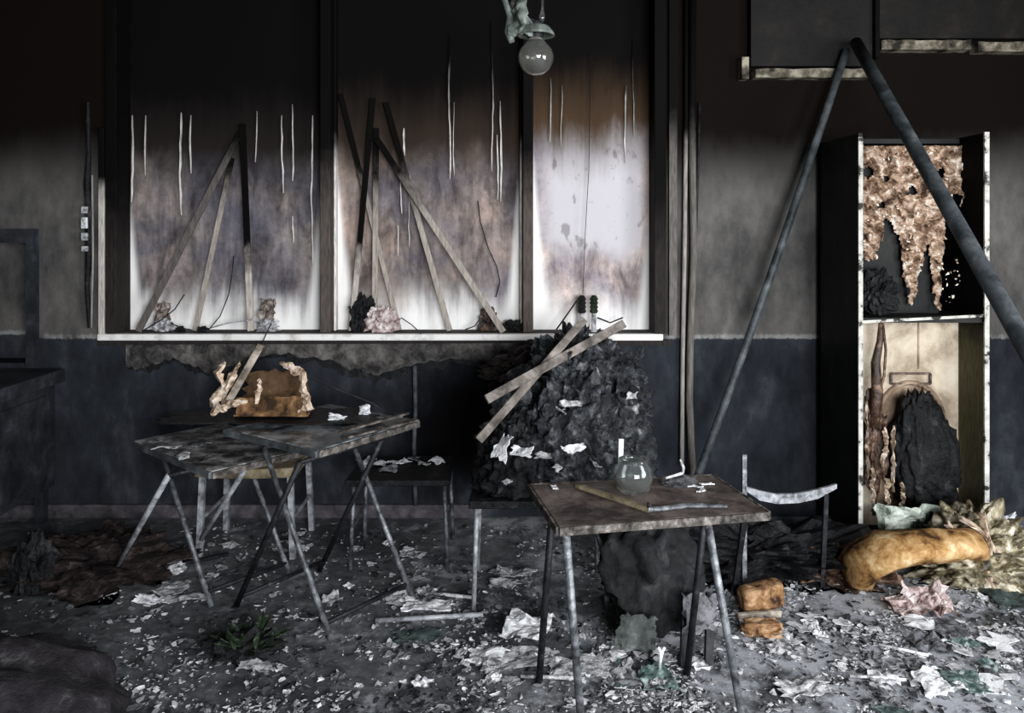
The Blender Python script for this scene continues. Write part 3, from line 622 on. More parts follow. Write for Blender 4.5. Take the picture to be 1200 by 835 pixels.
ht = h - th - .004
leg(tC, c[0] + u * .03 + v * .03 + Vector((0, 0, ht)), Vector((.233, 2.64, .003)), .0135, M_STEEL)
leg(tC, c[1] - u * .20 + v * .03 + Vector((0, 0, ht)), Vector((.775, 2.66, .003)), .0135, M_STEEL)
leg(tC, c[2] - u * .03 - v * .03 + Vector((0, 0, ht)), Vector((.66, 3.03, .003)), .0135, M_DTUBE)
leg(tC, c[3] + u * .08 - v * .03 + Vector((0, 0, ht)), Vector((.10, 2.98, .003)), .0135, M_DTUBE)
MB().tube([c[0] + u * .05 + v * .05 + Vector((0, 0, ht - .02)), c[2] - u * .05 - v * .05 + Vector((0, 0, ht - .02))], .010, 8).build('brace', M_DTUBE, tC, smooth_=True)

# ---- chairs
def chair(name, label, X0, X1, Y0, Y1, h, seatm, legm, r, thick, curve=0.0, wood=False, low=.2):
    t = thing(name, label, 'chair', ((X0 + X1) / 2, (Y0 + Y1) / 2, 0))
    n = 8; vs = []; fs = []
    front = [(X0 + (X1 - X0) * i / n, Y0 + curve * abs(2 * i / n - 1) ** 2) for i in range(n + 1)]
    poly = front + [(X1 - .02, Y1), (X0 + .02, Y1)]
    MB().prism(poly, 'z', h - thick, h).build('seat', seatm, t, bevel=.006)
    for x in (X0 + .035, X1 - .035):
        for y in (Y0 + .05, Y1 - .03):
            sx = (-.015 if x < (X0 + X1) / 2 else .015)
            if wood: MB().bar((x, y, h - thick - .002), (x + sx, y + (-.01 if y < (Y0 + Y1) / 2 else .02), .002), r * 2, r * 2).build('leg', legm, t)
            else: MB().tube([(x, y, h - thick - .002), (x + sx, y + (-.01 if y < (Y0 + Y1) / 2 else .02), .002)], r, 8).build('leg', legm, t, smooth_=True)
    for x in (X0 + .028, X1 - .028): MB().tube([(x, Y0 + .05, low), (x, Y1 - .03, low)], r * .7, 6).build('stretcher', legm, t)
    return t
chair('wooden_chair', 'beige wooden chair with curved seat edge beneath the carton table', -1.62, -1.10, 4.06, 4.5, .47, M_BEIGE, M_PTUBE, .014, .05, .03, True)
s2 = chair('metal_stool', 'metal stool littered with white scraps beside the thin conduit', -.82, -.30, 3.93, 4.36, .455, M_CHAR, M_STEEL, .011, .03)
bench = chair('low_bench', 'low metal-legged bench buried under the charred heap', -.19, .44, 3.50, 3.98, .50, M_CHAR, M_PTUBE, .011, .035)

# ---- charred heap on the bench
hp = thing('charred_heap', 'tall glossy heap of charred plastic and cloth on low bench', 'burnt heap', (.18, 3.76, .5))
folds((.25, 3.80, .68), (.29, .26, .38), 21, 6, .501, .03, (3.0, 3.0, 2.6), .34, .10).build('heap_core', M_PLAST, hp, smooth_=True)
folds((.35, 3.90, .92), (.23, .19, .26), 24, 6, .501, -.04, (3.2, 3.2, 2.4), .34, .10).build('heap_peak', M_PLAST, hp, smooth_=True)
folds((.01, 3.69, .60), (.14, .18, .22), 28, 5, .501, 0, (3.0, 3.0, 3.0), .34, .12).build('heap_foot', M_CHAR, hp, smooth_=True)
folds((.50, 3.80, .68), (.13, .16, .27), 31, 5, .501, -.03, (3.0, 3.0, 1.5), .34, .10).build('heap_side', M_PLAST, hp, smooth_=True)
rn = random.Random(5)
for k in range(80):
    x = rn.uniform(-.14, .62); zz = rn.uniform(.60, 1.12); x = x + (zz - .6) * .15
    c = Vector((x * .8 + .05, 3.50 + abs(x - .22) * .25 + (zz - .5) * .22, zz)); s = rn.uniform(.014, .05)
    a = Vector((rn.uniform(-1, 1), rn.uniform(-.3, .3), rn.uniform(-1, 1))).normalized() * s; d = Vector((rn.uniform(-.5, .5), rn.uniform(-.6, .2), rn.uniform(-1, 1))).normalized() * s
    crumple([c - a - d, c + a - d, c + a + d, c - a + d], 6, .03, 12, k, .3).build('crumpled_film', rn.choice((M_PLAST, M_PLAST, M_CHAR, M_PLAST, M_PLAST, M_ASH, M_ASH, M_GREY, M_GREY, M_PALE) if s < .03 else (M_PLAST, M_CHAR, M_ASH)), hp, solid=.004)  # small grey and pale films double as painted highlights on the heap
tag(folds((.24, 4.30, .95), (.30, .33, .13), 41, 5, .6, 0, (3.0, 3.0, 3.0), .3, .12).build('charred_debris', pmat('brown_char', [(0.3, (0.006, 0.004, 0.004)), (0.6, (0.028, 0.02, 0.018)), (0.8, (0.09, 0.07, 0.06))], 15, .85, .9, bd=.02)), 'brown charred debris spilling off the sill behind the heap', 'burnt debris')

# ---- leaning poles and planks
def pole(name, label, a, b, r, mat, cat='pole', n=12, sag=0.0):
    a, b = Vector(a), Vector(b); pts = [a.lerp(b, i / 8) + Vector((sag * math.sin(math.pi * i / 8), 0, 0)) for i in range(9)]
    return tag(MB().tube(pts, r, n).build(name, mat, smooth_=True), label, cat)
pole('leaning_pole', 'slim grey pole leaning from floor up to overhead board', F(793, 628) + Vector((0, 0, .02)), P(992, 58, 4.58), .022, M_PIPE, sag=.02)
a = P(1003, 50, 4.52); q = P(1200, 402, 2.75); d = (q - a) / (q.z - a.z) * (.03 - a.z)
pole('leaning_pole', 'thick grey pole slanting across the locker toward the viewer', a + d, a, .034, M_PIPE)
def plank(name, label, a, b, w, h, mat, cat='plank'):
    return tag(MB().bar(a, b, w, h, up=(0, -1, .3)).build(name, mat, bevel=.002), label, cat)
M_PLK = pmat('grey_plank', [(0.3, (0.05, 0.042, 0.036)), (0.55, (0.15, 0.13, 0.113)), (0.8, (0.30, 0.265, 0.235))], 12, .8, .5)
plank('plank', 'upper grey plank leaning from the heap up to the sill', P(570, 468, 3.46), P(731, 379, 3.78), .04, .02, M_PLK)
plank('plank', 'steeper grey plank crossing in front of the heap to sill', P(561, 516, 3.45), P(685, 374, 3.71), .036, .02, M_PLK)
# sticks standing on the recess sill
SY = WY + .03
def stick(f, tp, wpx, mat, label, yb=WY + RD - .022, yf=SY):
    a = P(*f, yf); a.z = RZ0 + .006; bb = P(*tp, yb); wd = wpx * .8 * 4.75 / FPX
    return tag(MB().bar(a, bb, wd, .018).build('wooden_stick', mat, bevel=.002), label, 'stick', 'sticks leaning in the recess')
stick((162, 388), (282, 155), 9, M_STICKG, 'long grey stick with shallowest slant in left recess bay')
stick((229, 388), (272, 185), 7, M_STICKW, 'pale stick between the slanted and upright ones, left bay', yf=WY + .06)
stick((294, 388), (284, 145), 9, M_STICKB, 'nearly upright stick with black burnt top in left bay', yf=WY + .05)
stick((412, 388), (437, 115), 8, M_STICKB, 'half-burnt stick beside the left upright of middle bay', yf=WY + .05)
stick((439, 388), (441, 150), 8, M_STICKW, 'vertical pale stick rising from black lump in middle bay', yf=WY + .085, yb=WY + RD - .03)
stick((468, 385), (399, 110), 7, M_STICKW, 'pale stick leaning left, crossing behind the vertical stick', yf=WY + .10)
stick((527, 388), (452, 120), 8, M_STICKW, 'pale stick leaning left beneath the longest middle stick', yf=WY + .07, yb=WY + RD - .03)
stick((590, 388), (441, 162), 9, M_STICKW, 'longest most slanted pale stick in the middle bay', yf=WY + .0, yb=WY + .09)
tag(MB().bar(P(268, 470, 3.86), P(306, 404, 4.0), .034, .012).build('splinter', M_WOOD, bevel=.002), 'pale flat wood splinter propped against the burnt carton', 'splinter')

# ---- hanging lamp
lp = thing('hanging_lamp', 'burnt hanging lamp fitting with a dusty bulb', 'lamp', P(627, 88, 3.3))
Yl = 3.3; s = Yl / FPX
bc = P(628, 67, Yl)
prof = [(.001, -.074), (.03, -.068), (.054, -.05), (.070, -.02), (.073, .005), (.066, .03), (.048, .052), (.034, .066), (.030, .078)]
MB().lathe(bc, prof, 24, False).build('bulb', M_BULB, lp, smooth_=True, solid=.002)
MB().lathe(bc + Vector((0, 0, .075)), [(.030, 0), (.034, .01), (.034, .06), (.028, .07)], 16).build('socket', M_DTUBE, lp)
MB().lathe(bc + Vector((0, 0, .10)), [(.030, .03), (.055, .025), (.075, .0), (.078, -.012), (.070, -.012), (.05, .01), (.032, .02)], 20, False).build('collar', pmat('green_grey_metal', [(0.3, (0.03, 0.034, 0.03)), (0.6, (0.10, 0.115, 0.10)), (0.8, (0.2, 0.22, 0.2))], 14, .5, .4), lp, smooth_=True)
MB().tube([bc + Vector((0, 0, .14)), P(614, 20, Yl), P(612, -60, Yl), Vector((P(612, 0, Yl).x, Yl, CEIL - .002))], .012, 8).build('cord', M_DTUBE, lp, smooth_=True)
crumple([P(598, 45, Yl + .02), P(628, 45, Yl - .03), P(624, 0, Yl - .03), P(596, -6, Yl + .02)], 10, .05, 10, 3, .4).build('melted_shade', MATS['green_grey_metal'], lp, solid=.005)
MB().tube([P(600, 50, Yl), P(596, 38, Yl), P(598, 20, Yl), P(590, -4, Yl), P(592, -40, Yl)], [.012, .02, .016, .012, .01], 8).build('melted_arm', MATS['green_grey_metal'], lp, smooth_=True)
MB().tube([P(636, -40, Yl), P(635.5, 2, Yl), P(636, 10, Yl), P(635, 20, Yl), P(634, 28, Yl)], [.004, .006, .004, .014, .006], 8).build('glass_drop', M_BULB, lp, smooth_=True)

# ================================================================== SMALLER THINGS
# charred board and carton on the left table
tag(crumple([P(160, 500, 3.75), P(455, 492, 3.72), P(440, 478, 4.12), P(200, 480, 4.05)], 14, .008, 4, 2, .25, 8).build('charred_sheet', M_CHAR, solid=.006), 'thin charred black sheet lying under the burnt carton', 'sheet')
for o in [bpy.data.objects['charred_sheet']]:
    for vv in o.data.vertices: vv.co.z = .768 - o.location.z + (vv.co.z * .15 if True else 0)
o.location.z = .7695; zmin = min(v.co.z for v in o.data.vertices)
for vv in o.data.vertices: vv.co.z -= zmin - .004
bx = thing('burnt_carton', 'torn brown burnt carton standing on the dark table', 'carton', (-1.2, 3.93, .785))
Yb = 3.86; zb = .79
bl, br = XW(268, Yb), XW(362, Yb)
crumple([(bl + .04, Yb - .02, zb), (br, Yb - .03, zb), (br - .01, Yb - .01, zb + .10), (bl + .03, Yb, zb + .085)], 12, .015, 8, 4, .15, 6).build('front_panel', M_BOX, bx, solid=.006)
crumple([(bl, Yb + .16, zb), (br - .02, Yb + .16, zb), (br - .06, Yb + .16, zb + .20), (bl + .03, Yb + .16, zb + .20)], 10, .02, 7, 5, .25).build('back_panel', pmat('brown_card', [(0.3, (0.03, 0.015, 0.007)), (0.6, (0.10, 0.056, 0.028)), (0.8, (0.19, 0.115, 0.06))], 7, .8, .4), bx, solid=.006)
MB().hexa([Vector(q) for q in ((bl + .03, Yb - .02, zb), (br, Yb - .02, zb), (br - .02, Yb + .16, zb), (bl, Yb + .16, zb), (bl + .03, Yb - .02, zb + .008), (br, Yb - .02, zb + .008), (br - .02, Yb + .16, zb + .008), (bl, Yb + .16, zb + .008))]).build('base_panel', M_BOX, bx)
def torn(pts, wds, name, mat, par):
    return ribbon(pts, [q * 1.05 for q in wds], int(wds[0] * 1e4 + pts[0][0] * 99), mat, name, par)
for k, (pp, ww) in enumerate([([(255, 482), (251, 468), (262, 452), (256, 436), (264, 424)], [.02, .03, .014, .02, .008]), ([(268, 478), (262, 462), (270, 446), (276, 432), (282, 424)], [.02, .014, .02, .012, .006]),
                              ([(362, 480), (360, 466), (354, 452), (356, 438), (340, 430), (328, 425)], [.026, .022, .014, .02, .022, .008]), ([(248, 484), (258, 478), (270, 474), (290, 470)], [.012, .02, .016, .01]),
                              ([(300, 472), (303, 458), (305, 448), (303, 444)], [.010, .012, .008, .012]), ([(350, 483), (358, 476), (362, 470)], [.006, .010, .006])]):
    torn([P(x, y, Yb + (.04 if k in (0, 1) else -.03)) for x, y in pp], ww, 'torn_flap', M_TORN, bx)
# chips on the table, splintered slats on its right edge
rn = random.Random(9)
def scrap(c, sx, sy, seed, mat, name, label, cat='scrap', amp=.012, n=7, rot=0, group=None, tilt=0, fr=9, th=.004, edge=.5):
    c = Vector(c); M = Matrix.Rotation(rot, 3, 'Z') @ Matrix.Rotation(tilt, 3, 'X')
    q = [c + M @ Vector(p) for p in ((-sx, -sy, 0), (sx, -sy, 0), (sx, sy, 0), (-sx, sy, 0))]
    b = crumple(q, n, amp, fr, seed, edge)
    zmin = min(v.z for v in b.v)
    for v in b.v: v.z += c.z - zmin + .003
    return tag(b.build(name, mat, solid=th), label, cat, group)
scrap(P(395, 492, 3.83), .045, .035, 1, M_WHITE, 'ceiling_chip', 'larger white chip on the carton table', 'chip', .02, tilt=.3).location.z = .775
scrap(P(427, 484, 3.95), .035, .03, 2, M_WHITE, 'ceiling_chip', 'small white chip near right corner of the carton table', 'chip', .03, tilt=.5).location.z = .775
for k, (a, d) in enumerate([((405, 514), (488, 494)), ((400, 506), (470, 491)), ((396, 512), (478, 489))]):
    pa, pb = F(*a, .768), F(*d, .768)
    tag(MB().bar(pa + Vector((0, 0, .008 + k * .006)), pb + Vector((0, 0, .010 + k * .006)), .035 - .008 * k, .008, up=(0, 0, 1)).build('splintered_slat', M_EDGE), ('widest', 'middle', 'narrowest')[k] + ' splintered slat along right edge of carton table', 'slat')
for k, (x, y, sx) in enumerate([(195, 524, .06), (235, 520, .05), (215, 535, .045), (180, 517, .04), (240, 538, .05)]):
    o = scrap(F(x, y, .67), sx, .03, 20 + k, (M_PALE, M_GREY, M_PALE, M_GREY, M_ASH)[k], 'paper_scrap', 'small pale scrap on the lower grey table', 'paper scrap', .014, rot=k, group='scraps on the lower grey table'); o.location.z = .667
for k, (x, y, sx) in enumerate([(440, 545, .07), (468, 542, .06), (497, 545, .05), (512, 541, .04), (455, 551, .05), (430, 541, .04), (485, 538, .06)]):
    o = scrap(F(x, y, .46), sx, .035, 40 + k, (M_PALE, M_WHITE, M_PALE, M_WHITE, M_GREY, M_PALE, M_GREY)[k], 'paper_scrap', 'white crumpled scrap on the metal stool', 'paper scrap', .02, rot=k * .8, group='scraps on the metal stool'); o.location.z = .457

# front desk things: jar, sticks, strips
jr = thing('glass_jar', 'sooty rounded glass jar on the foreground desk', 'jar', (P(742, 575, 2.84).x, 2.84, .76))
jc = Vector((P(742, 575, 2.84).x, 2.84, .762))
MB().lathe(jc, [(.045, 0), (.062, .015), (.070, .05), (.064, .085), (.048, .105), (.046, .115), (.042, .115), (.044, .10), (.058, .082), (.064, .05), (.056, .02), (.001, .008)], 24, True).build('jar_body', M_GLASS, jr, smooth_=True)
MB().lathe(jc, [(.047, .104), (.052, .107), (.052, .114), (.047, .117)], 24, False).build('rim', M_GLASS, bpy.data.objects['jar_body'], smooth_=True)
def onflat(x, y, z): return F(x, y, z)
Zd = .762
tag(MB().bar(onflat(676, 571, Zd) + Vector((0, 0, .008)), onflat(762, 600, Zd) + Vector((0, 0, .008)), .022, .014, up=(0, 0, 1)).build('wooden_strip', M_BEIGE, bevel=.002), 'brown wooden strip lying diagonally on the foreground desk', 'strip')
tag(MB().tube([onflat(x, y, Zd) + Vector((0, 0, .012)) for x, y in ((760, 594), (762, 601), (775, 600), (805, 596), (852, 597))], [.006, .009, .008, .009, .006], 7).build('bent_wire', M_STEEL), 'pale bent wire along front edge of the foreground desk', 'wire')
for k, (x, y, sx, sy) in enumerate([(814, 570, .03, .012), (828, 567, .028, .010), (822, 575, .022, .012), (650, 571, .03, .012)]):
    o = scrap(F(x, y, Zd), sx, sy, 60 + k, M_WHITE, 'chip', 'small white chip on the foreground desk', 'chip', .008, rot=k * .7 - .4, group='chips on the foreground desk'); o.location.z = .7615
tag(lump((F(795, 566, Zd).x, F(795, 566, Zd).y - .02, .775), (.055, .03, .022), 6, .3, 3, 3, flat=.7615).build('charred_lump', M_ASH), 'small grey ash lump on the back of the foreground desk', 'ash lump')
tag(MB().tube([P(780, 560, 2.84), P(800, 554, 2.85), P(801, 548, 2.85), P(797, 538, 2.85)], [.004, .006, .006, .003], 6).build('bent_wire', M_PALE), 'short pale hooked wire at back of the foreground desk', 'wire')
# white bits in the heap
tag(MB().bar(Vector((P(726, 548, 3.46).x, 3.47, .505)), P(728, 514, 3.44), .022, .008).build('white_strip', M_WHITE, bevel=.002), 'upright white strip standing beside the glass jar', 'strip')
WL = ['largest white torn scrap at lower left of charred heap', 'white torn scrap just right of the largest one on heap', 'flat pale scrap left of centre at heap foot', 'long white scrap at centre of heap foot',
      'small pale scrap at bottom left corner of the heap', 'pale scrap below the long white scrap on heap', 'pale scrap left of the upright white strip', 'small pale scrap midway up the heap', 'pale scrap above the midway one on the heap', 'pale scrap high on right flank of the heap']
for k, (x, y, sx, sy, til) in enumerate([(592, 540, .05, .06, 1.1), (612, 534, .06, .025, .9), (640, 537, .06, .02, .6), (672, 531, .06, .022, .7), (594, 566, .03, .014, .5), (650, 552, .035, .02, 1.0), (696, 548, .04, .02, .8), (655, 486, .03, .02, 1.0), (668, 478, .05, .02, 1.1), (742, 470, .03, .02, 1.0)]):
    c = P(x, y, 3.50 if y > 510 else 3.56); scrap(c, sx, sy, 80 + k, M_WHITE if k in (0, 1, 3) else M_PALE, 'white_scrap', WL[k], 'scrap', .03, tilt=til, rot=k * .5 - 1, group='white scraps on the charred heap')

# wrecked chair behind the desk at right
wc = thing('broken_chair', 'broken chair with a bent pale rail near the locker', 'chair', F(872, 668))
Yc = 3.72
MB().bar(P(872, 532, Yc), Vector((P(872, 575, Yc).x, Yc, .004)), .02, .02).build('post', M_STEEL, wc)
cv = [(874, 572), (890, 580), (910, 584), (935, 583), (958, 578), (980, 569)]
for i in range(len(cv) - 1): pass
b = MB(); vs = []; fs = []
for i, (x, y) in enumerate(cv):
    c = P(x, y, Yc - .015 + .01 * i); hh = .022 if 0 < i < 5 else .01
    vs += [c + Vector((0, -.008, -hh)), c + Vector((0, .008, -hh)), c + Vector((0, .008, hh)), c + Vector((0, -.008, hh))]
for i in range(len(cv) - 1):
    for q in range(4): fs.append((i * 4 + q, i * 4 + (q + 1) % 4, i * 4 + 4 + (q + 1) % 4, i * 4 + 4 + q))
fs += [(3, 2, 1, 0), tuple(len(vs) - 4 + k for k in range(4))]
b.add(vs, fs).build('bent_rail', M_PTUBE, wc)
MB().bar(P(968, 578, Yc + .03), Vector((P(968, 578, Yc).x, Yc + .05, .004)), .02, .02).build('leg', M_DTUBE, wc)
MB().bar(P(1012, 600, 4.02), Vector((P(1012, 600, 4.02).x, 4.02, .003)), .022, .022).build('leg', M_STEEL, wc) if False else None
tag(MB().bar(F(860, 700) + Vector((0, 0, .02)), P(872, 610, 3.4), .022, .022).build('metal_rod', M_DTUBE), 'dark metal rod leaning near the orange-brown block', 'rod')

# cushions, sheets, bags in front of the locker
cu = MB(); vs = []; n, m = 22, 10
path = [(1012, 704), (1006, 688), (1010, 672), (1026, 660), (1050, 655), (1080, 654), (1110, 653), (1132, 658), (1148, 668), (1156, 682)]
pp = [Vector((XW(x, 3.72), 3.72 - .10 * math.sin(math.pi * i / 9), ZW(y, 3.72))) for i, (x, y) in enumerate(path)]
base = min(p.z for p in pp)
for p in pp: p.z = max(.05, (p.z - base) * 1.25 + .04)
fo = cu.tube(pp, [.05, .07, .075, .072, .062, .058, .056, .06, .05, .02], 14)
for vv in fo.v: vv.y = 3.62 + (vv.y - 3.62) * 1.9
fo = fo.build('foam_cushion', M_FOAM, smooth_=True)
tag(fo, 'curled yellow foam cushion before the open locker', 'cushion')
ofs = min(v.co.z for v in fo.data.vertices)
for v in fo.data.vertices:
    q = v.co * 9; v.co += Vector((fn(q), fn(q + Vector((3, 0, 0))), fn(q + Vector((0, 7, 0))))) * .026
    v.co += Vector((0, fn(q * 2.2), fn(q * 2.5))) * .016
    v.co.z = max(v.co.z, .003)
fo.location.z = .0
scrap(F(1078, 714), .15, .10, 91, M_PINK, 'crumpled_paper', 'pinkish crumpled paper under the yellow foam cushion', 'paper', .035, 18, fr=15)
scrap(F(1085, 706), .11, .05, 92, M_PINK, 'crumpled_paper', 'whitish crumpled paper in hollow of the yellow cushion', 'paper', .06, 14, fr=17, tilt=.5)
gs = crumple([F(1020, 660), F(1128, 664), P(1134, 588, 4.0), P(1024, 586, 4.04)], 18, .09, 6, 7, .22); tag(gs.build('green_sheet', M_GREEN, solid=.005), 'crumpled pale green sheet at the foot of the locker', 'sheet')
tag(folds(Vector((2.27, 3.86, .10)), (.25, .16, .21), 51, 6, .0, -.05, (1.2, 3.0, 5.0), .42, .09).build('plastic_bag', M_OLIVE, smooth_=True), 'crumpled brown and cream plastic bag right of the green sheet', 'bag')
SL = ['leftmost', 'middle', 'steepest']
for k, (pts, wd) in enumerate([([(1108, 612), (1130, 630), (1150, 660), (1165, 690)], .010), ([(1125, 606), (1150, 622), (1170, 648), (1190, 676)], .009), ([(1150, 600), (1160, 640), (1158, 690)], .008)]):
    tag(ribbon([P(x, y, 3.72) for x, y in pts], [wd * 1.2] * len(pts), k, M_TORN, 'melted_strand', None), SL[k] + ' cream melted strand draped over the larger brown bag', 'strand', 'strands over the brown bag')
tag(folds(Vector((2.62, 3.84, .06)), (.18, .16, .14), 53, 5, .0, 0, (4.0, 3.0, 1.5), .42, .09).build('plastic_bag', M_OLIVE, smooth_=True), 'smaller brown plastic bag at the right picture edge', 'bag')
gs = crumple([P(1138, 640, 4.0), P(1186, 636, 4.0), P(1190, 598, 4.06), P(1150, 604, 4.06)], 8, .06, 8, 8, .6); tag(gs.build('white_sheet', M_WHITE, solid=.004), 'torn white sheet propped beside the locker foot', 'sheet')
tag(lump(Vector((2.08, 4.02, .10)), (.10, .09, .14), 55, .4, 2.5, 4, flat=.001).build('charred_bag', M_CHAR), 'black charred bag behind the pale green sheet', 'bag')
# wood blocks
def rough_box(c, sx, sy, sz, rot, amp, seed):
    bm = bmesh.new(); bmesh.ops.create_cube(bm, size=2); bmesh.ops.subdivide_edges(bm, edges=bm.edges, cuts=6, use_grid_fill=True)
    M = Matrix.Rotation(rot, 3, 'Z'); vs = []
    for v in bm.verts:
        d = Vector(v.co); L4 = (abs(d.x) ** 6 + abs(d.y) ** 6 + abs(d.z) ** 6) ** (1 / 6); d = d / L4
        q = d * 1.7 + Vector((seed, seed * 2, 0)); k = 1 + amp * fn(q) + amp * .4 * fn(q * 3)
        p = M @ Vector((d.x * sx * k, d.y * sy * k, d.z * sz * k + (.25 * sz * d.x))); vs.append(Vector(c) + p)
    fs = [tuple(v.index for v in f.verts) for f in bm.faces]; bm.free(); b = MB().add(vs, fs); zm = min(v.z for v in b.v)
    for v in b.v: v.z += .002 - zm
    return b
wb = rough_box(F(892, 714), .095, .05, .052, .15, .12, 61); tag(wb.build('wood_block', M_BLOCK, smooth_=True), 'orange-brown scorched block lying right of the foreground desk', 'block')
tag(MB().bar(F(864, 728) + Vector((0, 0, .02)), F(915, 724) + Vector((0, 0, .022)), .03, .02).build('wood_piece', M_WOOD, bevel=.003), 'pale wood strip below the orange-brown block', 'wood strip')
tag(rough_box(F(893, 745), .075, .04, .026, -.2, .25, 63).build('wood_block', M_BLOCK), 'darker scorched block below the pale wood strip', 'block')
# charred heaps on the floor
def heap(x, y, rad, seed, mat, label, name='charred_heap', cat='burnt heap', amp=.45, fr=2.8, sub=5):
    c = F(x, y); return tag(lump((c.x, c.y, rad[2] * .35), rad, seed, amp, fr, sub, flat=.001).build(name, mat), label, cat)
heap(905, 662, (.42, .22, .12), 71, M_CHAR, 'black charred heap between the desk and yellow cushion')
heap(985, 672, (.20, .14, .08), 72, M_MELT, 'low dark brown melted heap beside the yellow cushion')
heap(110, 668, (.34, .22, .10), 73, pmat('brown_char', [], 1), 'low brown-black debris heap on floor below the counter')
heap(38, 690, (.085, .07, .17), 74, M_CHAR, 'small upright black lump left of the brown-black debris', 'charred_lump', 'lump', .3, 2, 4)
mo = lump((-1.80, 2.52, .02), (.60, .46, .30), 75, .16, 2.2, 5, flat=.001, ridge=False); tag(mo.build('ash_mound', M_MOUND, smooth_=True), 'dark rounded mound of ash at bottom left', 'mound')
# melted moulded chair below the desk
mc = thing('melted_chair', 'melted black moulded chair lying under the foreground desk', 'chair', (.55, 3.25, 0))
lump((.575, 3.38, .27), (.185, .20, .25), 81, .26, 1.6, 5, flat=.03).build('shell', M_PLAST if False else pmat('matte_char', [(0.3, (0.006, 0.006, 0.006)), (0.6, (0.018, 0.018, 0.019)), (0.85, (0.05, 0.05, 0.05))], 8, .85, .7, bd=.02), mc, smooth_=True)
crumple([(.40, 3.16, .03), (.58, 3.14, .03), (.57, 3.15, .18), (.42, 3.17, .19)], 10, .03, 7, 14, .4).build('seat_underside', pmat('greenish_grey', [(0.3, (0.02, 0.023, 0.021)), (0.6, (0.085, 0.095, 0.088)), (0.8, (0.2, 0.21, 0.2))], 8, .7, .5), mc, solid=.01)
for x, y in ((.66, 3.10), (.76, 3.12)): MB().bar((x + .03, y + .08, .24), (x, y - .02, .004), .03, .03).build('leg', M_DTUBE, mc)
crumple([(.66, 3.13, .12), (.80, 3.12, .12), (.80, 3.16, .26), (.67, 3.16, .26)], 8, .03, 8, 15, .4).build('side_scrap', M_GREY, mc, solid=.006)

# burnt green clump on the floor
gp = thing('scorched_plant', 'small dark green scorched clump on floor before tables', 'plant', F(286, 768))
g0 = F(286, 768); rn = random.Random(3)
lump((g0.x, g0.y, .03), (.10, .07, .05), 88, .5, 3, 3, flat=.001).build('root_clump', M_CHAR, gp)
leafm = None
for k in range(34):
    a = rn.random() * 6.283; r0 = rn.random() * .06; L_ = rn.uniform(.07, .15); el = rn.uniform(.4, 1.4)
    p0 = Vector((g0.x + r0 * math.cos(a) * 1.3, g0.y + r0 * math.sin(a), .03)); d = Vector((math.cos(a) * math.cos(el), math.sin(a) * math.cos(el), math.sin(el)))
    sdv = d.cross(Vector((0, 0, 1))).normalized() * rn.uniform(.010, .022); drop = Vector((0, 0, -L_ * .3))
    mid = p0 + d * L_ * .55; tip = p0 + d * L_ + drop * .6
    MB().add([p0, mid + sdv, tip, mid - sdv], [(0, 1, 2, 3)]).build('leaf', M_LEAF, gp, solid=.002)

# lumps, packets and wires on the sill
def onsill(x, Y=WY + .06): return Vector((XW(x, Y), Y, RZ0))
def sillump(x, rad, seed, mat, label, Y=WY + .06, name='charred_lump', amp=.45):
    c = onsill(x, Y); return tag(lump(c + Vector((0, 0, rad[2] * .7)), rad, seed, amp, 3, 4, flat=RZ0 + .001).build(name, mat), label, 'lump')
sillump(424, (.055, .04, .11), 101, M_CHAR, 'black charred lump on sill in the middle bay')
sillump(447, (.075, .035, .075), 102, M_PINK, 'pinkish melted lump on sill beside the black one', Y=WY + .035)
sillump(572, (.04, .03, .07), 103, M_MELT, 'brown melted lump left of the slanted stick foot', Y=WY + .10)
sillump(601, (.05, .03, .035), 104, M_CHAR, 'small low black lump at right end of middle bay')
sillump(212, (.02, .02, .018), 106, M_CHAR, 'tiny black lump on sill left of the pale stick', Y=WY + .02)
sillump(238, (.025, .02, .02), 107, M_CHAR, 'tiny black lump on sill right of the pale stick', Y=WY + .02)
def packet(x, yc, label, seed):
    pk = thing('melted_packet', label, 'packet', onsill(x))
    c = P(x, yc, WY + .09)
    crumple([c + Vector((-.055, -.02, -.09)), c + Vector((.055, -.02, -.09)), c + Vector((.05, .02, .06)), c + Vector((-.05, .02, .06))], 8, .03, 16, seed, .5).build('film', pmat('film_brown', [(0.3, (0.04, 0.03, 0.026)), (0.55, (0.24, 0.19, 0.165)), (0.75, (0.5, 0.43, 0.38))], 30, .5, .8), pk, solid=.004)
    lump(onsill(x) + Vector((0, 0, .03)), (.05, .03, .035), seed, .5, 3, 3, flat=RZ0 + .001).build('melted_base', M_PALE, pk)
packet(191, 364, 'crumpled melted packet on sill at foot of the slanted stick', 3); packet(314, 360, 'crumpled melted packet on sill right of the upright stick', 6)
def wire(pts, label, r=.0035, mat=M_DTUBE, Y=WY + .05):
    return tag(MB().tube([P(x, y, Y) for x, y in pts], r, 6).build('burnt_wire', mat, smooth_=True), label, 'wire')
wire([(168, 387), (190, 374), (205, 362), (216, 345)], 'thin black wire curving up beside the slanted stick', Y=WY + .02)
wire([(243, 388), (258, 370), (268, 345), (272, 320), (274, 300)], 'thin black wire rising between the left bay sticks', Y=WY + .08)
wire([(200, 378), (212, 384), (224, 386)], 'short black wire between packet and pale stick foot', Y=WY + .01)
wire([(247, 384), (268, 378), (300, 374)], 'pale curved wire on sill right of the pale stick', mat=M_PALE, Y=WY + .02)
wire([(560, 235), (563, 260), (572, 290), (582, 312), (586, 330), (581, 348)], 'thin dark curling wire hanging right in the middle bay', Y=WY + .12)
wire([(692, 60), (690, 200), (686, 270), (683, 345)], 'long thin wire hanging straight in the right bay', r=.002, Y=WY + .10)
